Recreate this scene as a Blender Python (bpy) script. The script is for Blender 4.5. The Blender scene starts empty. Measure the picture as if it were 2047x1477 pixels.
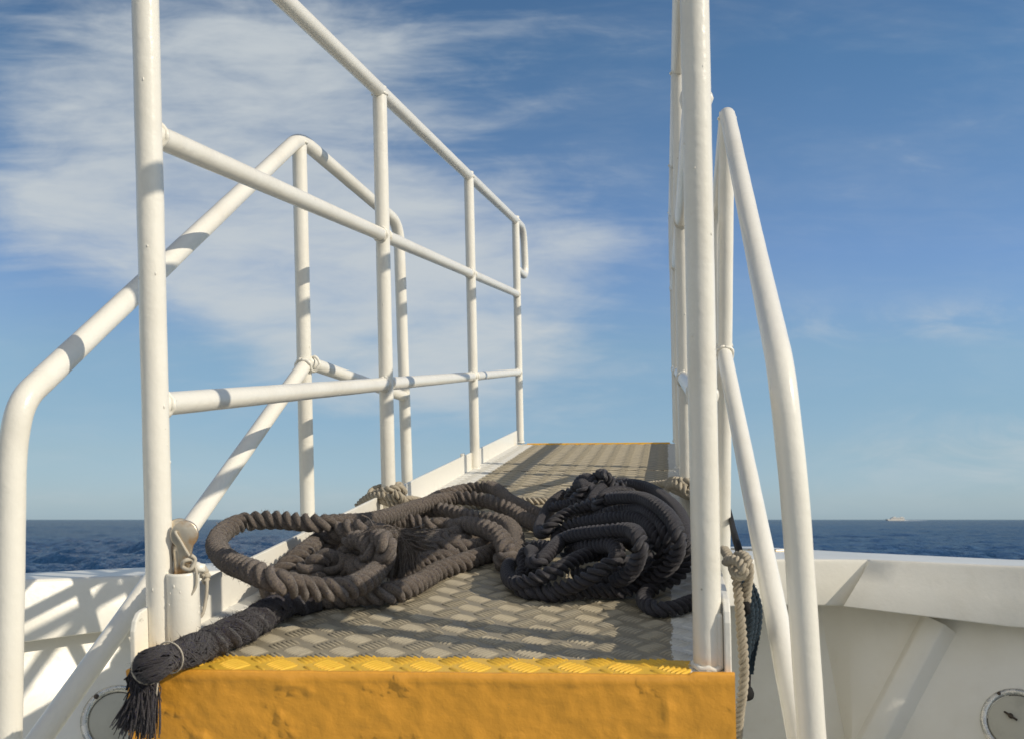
import bpy, bmesh, math, random
import numpy as np
from mathutils import Vector, Matrix, noise as mnoise
random.seed(7); rng = np.random.default_rng(7)
S = bpy.context.scene
COL = S.collection

# ------------------------------------------------------------------ camera
IW, IH, FPX = 2047.0, 1477.0, 1847.88      # photograph size and focal length in its pixels
PITCH = math.radians(9.2)
CAMZ = 3.4                                  # eye height above the water
CP, SP = math.cos(PITCH), math.sin(PITCH)
CW = np.array([[1, 0, 0], [0, -SP, CP], [0, CP, SP]], float)   # camera (right, up, forward) -> world
CAM = np.array([0, 0, CAMZ])
cd = bpy.data.cameras.new('camera'); cam = bpy.data.objects.new('camera', cd); COL.objects.link(cam)
cam.location = (0, 0, CAMZ); cam.rotation_euler = (math.pi/2 + PITCH, 0, 0)
cd.sensor_fit = 'HORIZONTAL'; cd.sensor_width = 36.0; cd.lens = FPX/IW*36.0
cd.clip_start = 0.05; cd.clip_end = 60000
cd.dof.use_dof = True; cd.dof.focus_distance = 1.75; cd.dof.aperture_fstop = 11
S.camera = cam

# gangway frame (u across, v along, w up) from a fit to the photograph
B = np.array([[.98626305, .16374066, -.02177587], [.02022383, .01113984, .99973341], [-.16393959, .98644052, -.00767535]])
T = np.array([-.453756, -.362208, 1.196352])
GR = CW @ B; GT = CW @ T + CAM
GM = Matrix([list(GR[0])+[GT[0]], list(GR[1])+[GT[1]], list(GR[2])+[GT[2]], [0, 0, 0, 1]])
CG = -B.T @ T                                # camera in the gangway frame
W = 0.6928; H1, H2, H3 = .317, .667, 1.0155  # rail spacing and heights
def cdir(x, y): return np.array([(x-1023.5)/FPX, (738.5-y)/FPX, 1.0])
def pix(x, y, z): return CAM + CW @ (cdir(x, y)*z)                # world point at depth z
def pz(x, y, zw):                                                  # world point on level zw (relative to the eye)
    d = CW @ cdir(x, y); return CAM + d*(zw/d[2])
def py_(x, y, yw):                                                 # world point at northing yw
    d = CW @ cdir(x, y); return CAM + d*(yw/d[1])
def gw(x, y, w):                                                   # gangway point at height w over its deck
    d = B.T @ cdir(x, y); return CG + d*((w-CG[2])/d[2])
def gu(x, y, u):
    d = B.T @ cdir(x, y); return CG + d*((u-CG[0])/d[0])
def gz(x, y, z): return B.T @ (cdir(x, y)*z - T)
def g2w(p): return GR @ np.asarray(p) + GT

# ------------------------------------------------------------------ sun, sky
SB, SE = math.radians(13.4), math.radians(30.1)
sun_g = np.array([math.cos(SE)*math.cos(SB), -math.cos(SE)*math.sin(SB), math.sin(SE)])
sun_w = GR @ sun_g
sel = math.asin(sun_w[2]); saz = math.atan2(sun_w[0], sun_w[1])
ld = bpy.data.lights.new('sun', 'SUN'); lo = bpy.data.objects.new('sun', ld); COL.objects.link(lo)
ld.energy = 3.35; ld.angle = math.radians(.55); ld.color = (1.0, .90, .73)
lo.rotation_euler = Vector(sun_w).to_track_quat('Z', 'Y').to_euler(); lo.location = (6, -6, 12)
S.view_settings.view_transform = 'Standard'; S.view_settings.look = 'None'
S.view_settings.exposure = 0.0; S.view_settings.gamma = 1.0
world = bpy.data.worlds.new('World'); S.world = world; world.use_nodes = True

class NT:                                    # small node-tree helper
    def __init__(s, nt): s.t = nt; nt.nodes.clear()
    def n(s, typ, ins=None, **kw):
        nd = s.t.nodes.new(typ)
        for k, v in kw.items(): setattr(nd, k, v)
        for k, v in (ins or {}).items():
            if isinstance(v, bpy.types.NodeSocket): s.t.links.new(v, nd.inputs[k])
            else: nd.inputs[k].default_value = v
        return nd
    def math(s, op, a, b=0.0, c=None, clamp=False):
        i = {0: a, 1: b}
        if c is not None: i[2] = c
        return s.n('ShaderNodeMath', i, operation=op, use_clamp=clamp).outputs[0]
    def ramp(s, f, lo, hi):                  # clamped 0..1 smooth map
        return s.n('ShaderNodeMapRange', {0: f, 1: lo, 2: hi}, interpolation_type='SMOOTHSTEP').outputs[0]
    def mix(s, f, a, b):
        nd = s.n('ShaderNodeMix', data_type='RGBA'); s.set(nd.inputs[0], f); s.set(nd.inputs[6], a); s.set(nd.inputs[7], b); return nd.outputs[2]
    def set(s, sock, v):
        if isinstance(v, bpy.types.NodeSocket): s.t.links.new(v, sock)
        else: sock.default_value = v if not isinstance(v, tuple) or len(v) != 3 else (*v, 1)
    def noise(s, vec, scale, detail=3, rough=.5, dist=0.0):
        return s.n('ShaderNodeTexNoise', {'Vector': vec, 'Scale': scale, 'Detail': detail, 'Roughness': rough, 'Distortion': dist}).outputs[0]

w = NT(world.node_tree)
sky = w.n('ShaderNodeTexSky', sky_type='NISHITA', sun_disc=False, sun_elevation=sel, sun_rotation=saz,
          altitude=5, air_density=1.0, dust_density=.15, ozone_density=2.0)
tc = w.n('ShaderNodeTexCoord').outputs['Generated']
sx = w.n('ShaderNodeSeparateXYZ', {0: tc})
ay = w.math('MAXIMUM', w.math('ABSOLUTE', sx.outputs[1]), .12)
ca = w.math('DIVIDE', sx.outputs[0], ay); ce = w.math('DIVIDE', sx.outputs[2], ay)
def ellip(x, y, rx, ry, rot):                # soft patch of cirrus round a sky direction
    d = CW @ cdir(x, y); a0, e0 = d[0]/d[1], d[2]/d[1]
    rx, ry = rx/FPX, ry/FPX; c, s_ = math.cos(rot), math.sin(rot)
    da = w.math('SUBTRACT', ca, a0); de = w.math('SUBTRACT', ce, e0)
    p = w.math('ADD', w.math('MULTIPLY', da, c/rx), w.math('MULTIPLY', de, s_/rx))
    q = w.math('ADD', w.math('MULTIPLY', da, -s_/ry), w.math('MULTIPLY', de, c/ry))
    r2 = w.math('ADD', w.math('MULTIPLY', p, p), w.math('MULTIPLY', q, q))
    return w.math('POWER', 2.718, w.math('MULTIPLY', r2, -1.0))
def addm(*l):
    a = l[0]
    for b in l[1:]: a = w.math('ADD', a, b)
    return a
v3 = w.n('ShaderNodeCombineXYZ', {0: ca, 1: ce, 2: 0.0}).outputs[0]
vst = w.n('ShaderNodeMapping', {0: v3, 2: (0, 0, math.radians(9)), 3: (1.5, 7.0, 1.0)}).outputs[0]
vst2 = w.n('ShaderNodeMapping', {0: v3, 2: (0, 0, math.radians(-16)), 3: (2.2, 6.0, 1.0)}).outputs[0]
n1 = w.noise(vst, 1.6, 7, .55, 1.1)
n2 = w.noise(vst2, 3.4, 6, .6, .7)
n3 = w.noise(vst, 11, 4, .6, .3)
nn = addm(w.math('MULTIPLY', n1, .54), w.math('MULTIPLY', n2, .34), w.math('MULTIPLY', n3, .14))
msk = addm(ellip(430, 130, 560, 170, .15), w.math('MULTIPLY', ellip(650, 420, 520, 260, -.45), 1.1),
           w.math('MULTIPLY', ellip(170, 420, 300, 110, -.05), .9), w.math('MULTIPLY', ellip(640, 630, 330, 130, -.25), 1.35),
           w.math('MULTIPLY', ellip(960, 560, 240, 150, .1), .85), w.math('MULTIPLY', ellip(780, 780, 330, 60, .0), .35),
           w.math('MULTIPLY', ellip(1150, 480, 160, 60, .1), .5))
msk = w.math('MINIMUM', msk, 1.15)
cl = w.ramp(w.math('ADD', nn, w.math('MULTIPLY', msk, .36)), .56, 1.02)
faint = w.math('MULTIPLY', w.ramp(nn, .42, .74), .13)
streak = w.math('MULTIPLY', w.math('ADD', w.math('MULTIPLY', ellip(1900, 640, 420, 40, .05), .4), w.math('MULTIPLY', ellip(1990, 900, 260, 70, .1), .5)), w.ramp(n2, .4, .7))
cl = w.math('MINIMUM', addm(w.math('MULTIPLY', cl, .80), faint, w.math('MULTIPLY', streak, 1.0)), .9)
rp = w.n('ShaderNodeValToRGB', {0: w.math('MULTIPLY', ce, 1.25)})
def stops(l):
    el = rp.color_ramp.elements
    while len(el) < len(l): el.new(.5)
    for e_, (p_, c_) in zip(el, l): e_.position = p_; e_.color = (*c_, 1)
TINT = [(0.005, (0.248, 0.3604, 0.6158)), (0.025, (0.2803, 0.3682, 0.5733)), (0.0925, (0.3514, 0.4033, 0.5003)), (0.16, (0.3983, 0.4515, 0.5062)), (0.2288, (0.4768, 0.5209, 0.5425)), (0.3, (0.499, 0.5456, 0.6053)), (0.3712, (0.491, 0.5484, 0.6379)), (0.5187, (0.4679, 0.5532, 0.6167)), (0.6725, (0.4018, 0.5371, 0.6004)), (1.0, (.36, .46, .54))]
stops(TINT)
tint = w.n('ShaderNodeVectorMath', {0: rp.outputs[0], 1: (2.0, 2.0, 2.0)}, operation='MULTIPLY').outputs[0]
side = w.n('ShaderNodeMapRange', {0: ca, 1: -.5, 2: .35, 3: .70, 4: 1.0}).outputs[0]
tint = w.n('ShaderNodeVectorMath', {0: tint, 'Scale': w.math('MULTIPLY', side, 1.08)}, operation='SCALE').outputs[0]
skc = w.n('ShaderNodeMix', data_type='RGBA', blend_type='MULTIPLY'); skc.inputs[0].default_value = 1
w.set(skc.inputs[6], sky.outputs[0]); w.set(skc.inputs[7], tint)
CLOUDC = (5.7, 6.15, 6.4, 1)
allc = w.mix(cl, skc.outputs[2], CLOUDC)
back = w.ramp(sx.outputs[1], .15, -.45)        # unseen warm glow added to the sky behind the camera as fill light
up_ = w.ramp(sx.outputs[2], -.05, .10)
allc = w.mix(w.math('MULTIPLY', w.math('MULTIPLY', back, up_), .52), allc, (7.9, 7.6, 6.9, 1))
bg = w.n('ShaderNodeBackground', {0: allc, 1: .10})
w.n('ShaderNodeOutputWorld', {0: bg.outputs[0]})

# ------------------------------------------------------------------ materials
def mat(name, base, rough=.5, metal=0.0, spec=.5, bumps=(), vary=None, coords='Object', coat=0.0, sheen=0.0, extra=None):
    """bumps: (scale, strength_m, detail); vary: (scale, colour2, lo, hi)"""
    m = bpy.data.materials.new(name); m.use_nodes = True; t = NT(m.node_tree)
    co = t.n('ShaderNodeTexCoord').outputs[coords]
    c = (*base, 1)
    for v in (vary or ()):
        f = t.ramp(t.noise(co, v[0], 5, .6), v[2], v[3])
        c = t.mix(f, c, (*v[1], 1))
    if extra: c, rough = extra(t, co, c, rough)
    ins = {'Base Color': c, 'Roughness': rough, 'Metallic': metal, 'Specular IOR Level': spec, 'Coat Weight': coat, 'Sheen Weight': sheen, 'Sheen Roughness': .5}
    prev = None
    for sc, st, de in bumps:
        b = t.n('ShaderNodeBump', {'Height': t.noise(co, sc, de, .55), 'Distance': st, 'Strength': 1.0})
        if prev is not None: t.t.links.new(prev, b.inputs['Normal'])
        prev = b.outputs[0]
    p = t.n('ShaderNodeBsdfPrincipled')
    for k, v in ins.items():
        if isinstance(v, bpy.types.NodeSocket): t.t.links.new(v, p.inputs[k])
        else: p.inputs[k].default_value = v
    if prev is not None: t.t.links.new(prev, p.inputs['Normal'])
    t.n('ShaderNodeOutputMaterial', {0: p.outputs[0]})
    return m
CREAM = (.82, .785, .70)
def specks(t, co, c, rough):                 # tiny rust and dirt spots, faint grime
    v = t.n('ShaderNodeTexVoronoi', {'Vector': co, 'Scale': 26.0, 'Randomness': 1.0})
    d = v.outputs['Distance']; spot = t.math('MULTIPLY', t.math('LESS_THAN', d, .032), t.math('GREATER_THAN', t.n('ShaderNodeSeparateColor', {0: v.outputs['Color']}).outputs[0], .8))
    c = t.mix(t.math('MULTIPLY', spot, .6), c, (.30, .25, .17, 1))
    g = t.ramp(t.noise(co, 9, 6, .65), .56, .80)
    c = t.mix(t.math('MULTIPLY', g, .22), c, (.60, .54, .42, 1))
    return c, rough
M_pipe = mat('cream gloss pipe paint', CREAM, .27, spec=.5, bumps=((20, .0011, 3), (70, .0006, 3), (210, .0002, 2)), vary=((5, (.77, .73, .64), .45, .7),), extra=specks)
M_white = mat('white hull paint', (.82, .79, .715), .34, bumps=((9, .0016, 3), (70, .0005, 4)), vary=((3, (.77, .735, .65), .42, .68),), extra=specks)
def chips(t, co, c, rough):                  # chipped paint along worn plate ends and edges
    n = t.noise(co, 42, 6, .7)
    s = t.n('ShaderNodeSeparateXYZ', {0: co})
    edge = t.ramp(s.outputs[1], .0, -.05)
    f = t.math('MULTIPLY', t.ramp(n, .60, .66), edge)
    c = t.mix(f, c, (.20, .19, .15, 1))
    g = t.ramp(t.noise(co, 14, 6, .65), .55, .8)
    return t.mix(t.math('MULTIPLY', g, .3), c, (.58, .52, .42, 1)), rough
M_plate = mat('white side plate paint', (.81, .78, .70), .33, bumps=((30, .0012, 4), (160, .0003, 3)), extra=chips)
def scuffed(t, co, c, rough):                # scraped paint low on the slanting rail
    st = t.n('ShaderNodeMapping', {0: co, 3: (60, 22, 22)}).outputs[0]
    n = t.noise(st, 1.0, 6, .7)
    s = t.n('ShaderNodeSeparateXYZ', {0: co})
    low = t.ramp(s.outputs[2], CAMZ-.25, CAMZ-.42)
    f = t.math('MULTIPLY', t.ramp(n, .60, .66), low)
    c = t.mix(f, c, (.16, .12, .08, 1))
    return specks(t, co, c, rough)
M_scuff = mat('scuffed cream rail paint', CREAM, .3, bumps=((38, .0014, 3), (210, .0003, 2)), extra=scuffed)
def deckmask(t, co, c, rough):               # bare tread, white painted margins, yellow nosing strips
    s = t.n('ShaderNodeSeparateXYZ', {0: co}); u, v = s.outputs[0], s.outputs[1]
    nz = t.math('MULTIPLY', t.math('SUBTRACT', t.noise(co, 120, 4, .6), .5), .016)
    nb = t.math('MULTIPLY', t.math('SUBTRACT', t.noise(co, 8, 2, .5), .5), .012)
    un = t.math('ADD', t.math('ADD', u, nz), nb)
    vn = t.math('ADD', t.math('SUBTRACT', t.math('ADD', v, nz), t.math('MULTIPLY', u, .066)), nb)
    marg = t.math('MAXIMUM', t.math('LESS_THAN', un, .074), t.math('GREATER_THAN', un, .653))
    dirt = t.ramp(t.noise(co, 30, 6, .7), .42, .75)
    tread = t.mix(dirt, (.44, .38, .27, 1), (.31, .27, .20, 1))
    tread = t.mix(t.math('MULTIPLY', t.ramp(t.noise(co, 260, 3, .6), .66, .74), .6), tread, (.6, .58, .5, 1))
    worn = t.ramp(s.outputs[2], .0004, .0019)
    tread = t.mix(worn, t.mix(.38, tread, (.12, .105, .08, 1)), t.mix(.28, tread, (.66, .58, .43, 1)))
    c = t.mix(marg, tread, (.74, .72, .66, 1))
    c = t.mix(t.math('MULTIPLY', marg, t.math('MULTIPLY', t.ramp(t.noise(co, 45, 6, .7), .5, .75), .35)), c, (.5, .47, .40, 1))
    yl = t.math('MAXIMUM', t.math('LESS_THAN', vn, -.022), t.math('GREATER_THAN', t.math('ADD', v, nz), 2.888))
    yl = t.math('MULTIPLY', yl, t.math('LESS_THAN', un, .672)); 
    yel = t.mix(t.ramp(t.noise(co, 90, 5, .7), .55, .7), (.86, .52, .06, 1), (.78, .42, .045, 1))
    c = t.mix(yl, c, yel)
    fl = t.math('MULTIPLY', t.math('LESS_THAN', vn, -.0765), t.math('GREATER_THAN', t.noise(co, 110, 3, .6), .55))
    c = t.mix(fl, c, (.42, .45, .44, 1))
    return c, t.math('SUBTRACT', .48, t.math('MULTIPLY', yl, .12))
M_tread = mat('tread plate', (.3, .27, .2), .45, spec=.5, bumps=((300, .0003, 4),), extra=deckmask)
def ydrt(t, co, c, rough):
    g = t.ramp(t.noise(co, 22, 6, .7), .52, .78)
    c = t.mix(t.math('MULTIPLY', g, .5), c, (.62, .30, .03, 1))
    k = t.ramp(t.noise(co, 75, 6, .75), .665, .70)
    return t.mix(t.math('MULTIPLY', k, .5), c, (.30, .22, .10, 1)), rough
M_yellow = mat('thick yellow deck paint', (.80, .37, .043), .38, bumps=((16, .0015, 4), (60, .0010, 5), (260, .0003, 3)), extra=ydrt)
M_chrome = mat('weathered stainless steel', (.66, .58, .46), .36, metal=.75, bumps=((60, .0006, 5),), vary=((28, (.50, .30, .14), .44, .66),))
M_grey = mat('grey hatch cover', (.50, .48, .40), .45, bumps=((40, .0008, 4),), vary=((12, (.42, .40, .33), .45, .7),))
M_dark = mat('dark gap', (.02, .02, .02), .7)
M_black = mat('black rubber', (.018, .017, .017), .85, spec=.2, bumps=((200, .0005, 3),))
M_deck = mat('boat deck paint', (.38, .40, .36), .55, bumps=((120, .0006, 4),), vary=((5, (.30, .32, .29), .45, .7),))
M_seam = mat('dirty weld seam', (.14, .12, .09), .7, bumps=((150, .001, 4),))
def ropemat(name, c1, c2, c3, rough, yarn, spec=.25, sheen=0.0, fleck=None, dk=.45, mott=.5, bd=.0009):
    m = bpy.data.materials.new(name); m.use_nodes = True; t = NT(m.node_tree)
    uv = t.n('ShaderNodeTexCoord').outputs['UV']; ob = t.n('ShaderNodeTexCoord').outputs['Object']
    mp = t.n('ShaderNodeMapping', {0: uv, 2: (0, 0, .62), 3: (1, 1, 1)}).outputs[0]
    wv = t.n('ShaderNodeTexWave', {'Vector': mp, 'Scale': yarn, 'Distortion': 2.2, 'Detail': 2.0, 'Detail Scale': 2.5}, wave_type='BANDS', bands_direction='X').outputs[1]
    mp2 = t.n('ShaderNodeMapping', {0: uv, 2: (0, 0, -.7)}).outputs[0]
    wv2 = t.n('ShaderNodeTexWave', {'Vector': mp2, 'Scale': yarn*1.3, 'Distortion': 3.0, 'Detail': 2.0, 'Detail Scale': 3.0}, wave_type='BANDS', bands_direction='X').outputs[1]
    nz = t.noise(ob, 900, 3, .7); big = t.noise(ob, 14, 5, .6); med = t.noise(ob, 330, 3, .7)
    c = t.mix(t.ramp(big, .35, .65), (*c1, 1), (*c2, 1))
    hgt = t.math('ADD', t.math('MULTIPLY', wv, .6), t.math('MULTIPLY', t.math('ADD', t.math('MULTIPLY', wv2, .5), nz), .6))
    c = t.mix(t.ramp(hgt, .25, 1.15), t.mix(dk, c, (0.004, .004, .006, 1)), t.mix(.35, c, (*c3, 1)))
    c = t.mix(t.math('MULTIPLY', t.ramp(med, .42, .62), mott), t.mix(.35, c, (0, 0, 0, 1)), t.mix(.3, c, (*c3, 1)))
    if fleck: c = t.mix(t.math('MULTIPLY', t.ramp(t.noise(ob, 420, 2, .5), .60, .68), .8), c, (*fleck, 1))
    b = t.n('ShaderNodeBump', {'Height': hgt, 'Distance': bd, 'Strength': 1.0})
    p = t.n('ShaderNodeBsdfPrincipled', {'Base Color': c, 'Roughness': rough, 'Specular IOR Level': spec, 'Sheen Weight': sheen, 'Sheen Roughness': .45, 'Normal': b.outputs[0]})
    t.n('ShaderNodeOutputMaterial', {0: p.outputs[0]}); return m
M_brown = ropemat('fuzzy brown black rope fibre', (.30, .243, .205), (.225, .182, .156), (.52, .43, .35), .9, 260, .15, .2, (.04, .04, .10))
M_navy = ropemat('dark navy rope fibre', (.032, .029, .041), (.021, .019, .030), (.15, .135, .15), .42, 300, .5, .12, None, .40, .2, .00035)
M_tail = ropemat('frayed navy black yarn', (.055, .048, .062), (.040, .034, .042), (.17, .145, .145), .85, 240, .2, .2, (.020, .020, .085))
M_beige = ropemat('natural beige rope fibre', (.70, .60, .45), (.60, .51, .38), (.80, .72, .58), .8, 260, .2, .1, None, .12, .15, .0003)
M_blue = ropemat('blue green rope fibre', (.020, .050, .085), (.014, .034, .060), (.06, .13, .18), .75, 240, .25, .1)
M_cord = ropemat('cream cord', (.80, .72, .58), (.76, .68, .55), (.84, .78, .66), .75, 500, .2, 0.0, None, .05, .05, .00008)

# ------------------------------------------------------------------ object helpers
class MB:
    def __init__(s): s.v = []; s.f = []; s.uv = []; s.n = 0
    def add(s, v, f, uv=None):
        v = np.asarray(v, float).reshape(-1, 3)
        s.v.append(v); s.f += [tuple(int(i)+s.n for i in q) for q in f]
        s.uv.append(np.zeros((len(v), 2)) if uv is None else np.asarray(uv, float)); s.n += len(v)
    def build(s, name, m, parent=None, smooth=True, mw=None, loc=None):
        me = bpy.data.meshes.new(name)
        V = np.concatenate(s.v) if s.v else np.zeros((0, 3))
        me.from_pydata(V.tolist(), [], s.f)
        uvl = me.uv_layers.new(name='UVMap'); U = np.concatenate(s.uv)
        li = np.zeros(len(me.loops), dtype=np.int32); me.loops.foreach_get('vertex_index', li)
        uvl.data.foreach_set('uv', U[li].ravel())
        me.materials.append(m)
        if smooth: me.polygons.foreach_set('use_smooth', [True]*len(me.polygons))
        me.update()
        o = bpy.data.objects.new(name, me); COL.objects.link(o)
        if parent is not None: o.parent = parent
        if mw is not None: o.matrix_world = mw
        return o
def tag(o, label=None, cat=None, group=None, kind=None):
    if label: o['label'] = label
    if cat: o['category'] = cat
    if group: o['group'] = group
    if kind: o['kind'] = kind
    return o
def thing(name, label, cat, mw=None, group=None):
    o = bpy.data.objects.new(name, None); COL.objects.link(o); o.empty_display_size = .1
    if mw is not None: o.matrix_world = mw
    return tag(o, label, cat, group)
def unit(a): return a/(np.linalg.norm(a)+1e-12)
def resample(P, step):
    P = np.asarray(P, float); n = len(P)
    Q = np.vstack([2*P[0]-P[1], P, 2*P[-1]-P[-2]]); out = []
    for i in range(1, n):
        p0, p1, p2, p3 = Q[i-1], Q[i], Q[i+1], Q[i+2]
        a = np.linalg.norm(p1-p0)**.5+1e-6; b = np.linalg.norm(p2-p1)**.5+1e-6; c = np.linalg.norm(p3-p2)**.5+1e-6
        m1 = (p2-p1)+b*((p1-p0)/a-(p2-p0)/(a+b)); m2 = (p2-p1)+b*((p3-p2)/c-(p3-p1)/(b+c))
        k = 24; t = np.linspace(0, 1, k, endpoint=False)[:, None]
        out.append((2*t**3-3*t**2+1)*p1+(t**3-2*t**2+t)*m1+(-2*t**3+3*t**2)*p2+(t**3-t**2)*m2)
    out = np.vstack(out+[P[-1:]])
    L = np.r_[0, np.cumsum(np.linalg.norm(np.diff(out, axis=0), axis=1))]
    k = max(3, int(L[-1]/step)+1); s = np.linspace(0, L[-1], k)
    return np.stack([np.interp(s, L, out[:, j]) for j in range(3)], 1), s
def frames(C):
    Tn = np.gradient(C, axis=0); Tn /= np.linalg.norm(Tn, axis=1)[:, None]+1e-12
    N = np.zeros_like(C); a = np.array([0, 0, 1.]) if abs(Tn[0][2]) < .9 else np.array([1., 0, 0])
    n = unit(a-Tn[0]*np.dot(a, Tn[0]))
    for i in range(len(C)):
        n = unit(n-Tn[i]*np.dot(n, Tn[i])); N[i] = n
    return Tn, N, np.cross(Tn, N)
def tube_faces(k, m, cap=True):
    f = []
    for i in range(k-1):
        for j in range(m):
            j2 = (j+1) % m; f.append((i*m+j, i*m+j2, (i+1)*m+j2, (i+1)*m+j))
    if cap: f.append(tuple(range(m))[::-1]); f.append(tuple((k-1)*m+j for j in range(m)))
    return f
def add_tube(mb, C, r, m=14, rfun=None, wob=0.0):
    C = np.asarray(C, float); Tn, N, Bn = frames(C); k = len(C)
    a = np.linspace(0, 2*np.pi, m, endpoint=False)
    R = np.full(k, r) if rfun is None else rfun
    ring = N[:, None]*np.cos(a)[None, :, None]+Bn[:, None]*np.sin(a)[None, :, None]
    RR = R[:, None]*np.ones((1, m))
    if wob:
        for i in range(k):
            for j in range(m):
                RR[i, j] *= 1+wob*mnoise.noise(Vector((C[i]+ring[i, j]*.03)*22.))
    V = C[:, None]+ring*RR[:, :, None]
    L = np.r_[0, np.cumsum(np.linalg.norm(np.diff(C, axis=0), axis=1))]
    UV = np.stack([np.tile(a/(2*np.pi)*2*np.pi*r, (k, 1)), np.tile(L[:, None], (1, m))], 2)
    mb.add(V.reshape(-1, 3), tube_faces(k, m), UV.reshape(-1, 2))
def add_pipe(mb, pts, r, bend=.05, m=22):     # straight runs joined by rounded bends
    P = [np.asarray(p, float) for p in pts]; out = [P[0]]
    for i in range(1, len(P)-1):
        a, b, c = P[i-1], P[i], P[i+1]; d1, d2 = unit(b-a), unit(c-b)
        bb = bend[i-1] if isinstance(bend, (list, tuple)) else bend
        bb = min(bb, .45*np.linalg.norm(b-a), .45*np.linalg.norm(c-b))
        s, e = b-d1*bb, b+d2*bb
        for t in np.linspace(0, 1, 11): out.append((1-t)**2*s+2*t*(1-t)*b+t*t*e)
    out.append(P[-1]); fin = [out[0]]
    for q in out[1:]:
        d = np.linalg.norm(q-fin[-1]); k = max(1, int(d/.02)); a = fin[-1]
        for j in range(1, k+1): fin.append(a+(q-a)*j/k)
    add_tube(mb, np.array(fin), r, m, wob=.022)
def add_blob(mb, c, r, sc=(1, 1, 1), amp=.25, seg=12, rot=None):
    V = []; F = []
    for i in range(seg//2+1):
        th = math.pi*i/(seg//2)
        for j in range(seg):
            ph = 2*math.pi*j/seg; d = np.array([math.sin(th)*math.cos(ph), math.sin(th)*math.sin(ph), math.cos(th)])
            k = r*(1+amp*mnoise.noise(Vector(d*1.7+np.asarray(c)*31))); q = d*np.array(sc)*k
            V.append((rot @ q if rot is not None else q)+np.asarray(c))
    for i in range(seg//2):
        for j in range(seg): F.append((i*seg+j, (i+1)*seg+j, (i+1)*seg+(j+1) % seg, i*seg+(j+1) % seg))
    mb.add(V, F)
def weld(mb, p, axis, r, side=None):          # lumpy bead round a joint
    axis = unit(np.asarray(axis, float)); a = np.array([0, 0, 1.]) if abs(axis[2]) < .9 else np.array([1., 0, 0])
    n = unit(a-axis*np.dot(a, axis)); b = np.cross(axis, n); C = []
    for t in np.linspace(0, 2*math.pi, 25):
        C.append(np.asarray(p)+(n*math.cos(t)+b*math.sin(t))*r*(1+.05*math.sin(5*t))+axis*.0012*math.sin(7*t+p[0]*9))
    add_tube(mb, np.array(C), .0042, 7, rfun=np.array([.0036+.0014*mnoise.noise(Vector(q*260)) for q in C]))
def drips(mb, p0, p1, r, facing, n, seed):    # runs and pimples of old paint on a pipe
    rr = random.Random(seed); p0, p1 = np.asarray(p0), np.asarray(p1); ax = unit(p1-p0)
    f = unit(facing-ax*np.dot(facing, ax)); s = np.cross(ax, f)
    M3 = np.stack([f, s, ax], 1)
    for _ in range(n):
        t = rr.random(); a = rr.uniform(-1.5, 1.5); d = f*math.cos(a)+s*math.sin(a)
        sz = rr.uniform(.0006, .0013)
        add_blob(mb, p0+(p1-p0)*t+d*r*.98, sz, (1, 1, rr.uniform(1.0, 3.2)), .4, 8, M3)
def add_box(mb, lo, hi):
    (a, b, c), (d, e, f) = lo, hi
    V = [(a, b, c), (d, b, c), (d, e, c), (a, e, c), (a, b, f), (d, b, f), (d, e, f), (a, e, f)]
    mb.add(V, [(0, 3, 2, 1), (4, 5, 6, 7), (0, 1, 5, 4), (1, 2, 6, 5), (2, 3, 7, 6), (3, 0, 4, 7)])
def add_prism(mb, poly, ax, lo, hi):          # poly in the two other axes, extruded along ax
    n = len(poly); V = []
    for h in (lo, hi):
        for p in poly:
            q = list(p); q.insert(ax, h); V.append(q)
    mb.add(V, [tuple(range(n))[::-1], tuple(range(n, 2*n))]+[(i, (i+1) % n, n+(i+1) % n, n+i) for i in range(n)])
def bevel(o, wd=.002, seg=2):
    md = o.modifiers.new('bevel', 'BEVEL'); md.width = wd; md.segments = seg; md.limit_method = 'ANGLE'; md.angle_limit = math.radians(40)
    for p in o.data.polygons: p.use_smooth = False
    return o

# ------------------------------------------------------------------ the setting: sea
sea = MB(); rad = [0, 40, 400, 1450, 1650, 5000, 40000]; zr_ = [-.9, -.9, -.9, -.9, 0, 0, 0]; ns = 120
V = [(0, 0, -.9)]; F = []
for r, z_ in zip(rad[1:], zr_[1:]):
    for j in range(ns): V.append((r*math.cos(2*math.pi*j/ns), r*math.sin(2*math.pi*j/ns), z_))
for j in range(ns): F.append((0, 1+j, 1+(j+1) % ns))
for i in range(len(rad)-2):
    for j in range(ns): F.append((1+i*ns+j, 1+(i+1)*ns+j, 1+(i+1)*ns+(j+1) % ns, 1+i*ns+(j+1) % ns))
NR, NA = 860, 760
rr_ = np.exp(np.linspace(math.log(14), math.log(1600), NR)); az_ = np.radians(np.linspace(-62, 62, NA))
X_ = rr_[:, None]*np.sin(az_)[None]; Y_ = rr_[:, None]*np.cos(az_)[None]; Z_ = np.zeros_like(X_)
wr = np.random.default_rng(11); cell = rr_*(math.log(1600/14)/NR)
gust = .75+.25*np.sin(X_*.021+Y_*.013+1.)*np.sin(Y_*.017-X_*.008)
for q in range(84):
    lam = math.exp(wr.uniform(math.log(.55), math.log(16))); th = wr.normal(math.radians(250), .55); k_ = 2*math.pi/lam
    am = lam*.021*(1.25 if lam < 5 else .55)*wr.uniform(.6, 1.3); at = np.clip((lam/(cell*2.6))-1, 0, 1)[:, None]
    ph = k_*(X_*math.cos(th)+Y_*math.sin(th))+wr.uniform(0, 6.28)+.7*np.sin(k_*.21*(Y_*math.cos(th)-X_*math.sin(th))+q)
    Z_ += am*at*(1-np.abs(np.sin(ph/2))*1.6+.2)*.75
Z_ *= gust*np.clip((1600-rr_)/500, 0, 1)[:, None]
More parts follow.
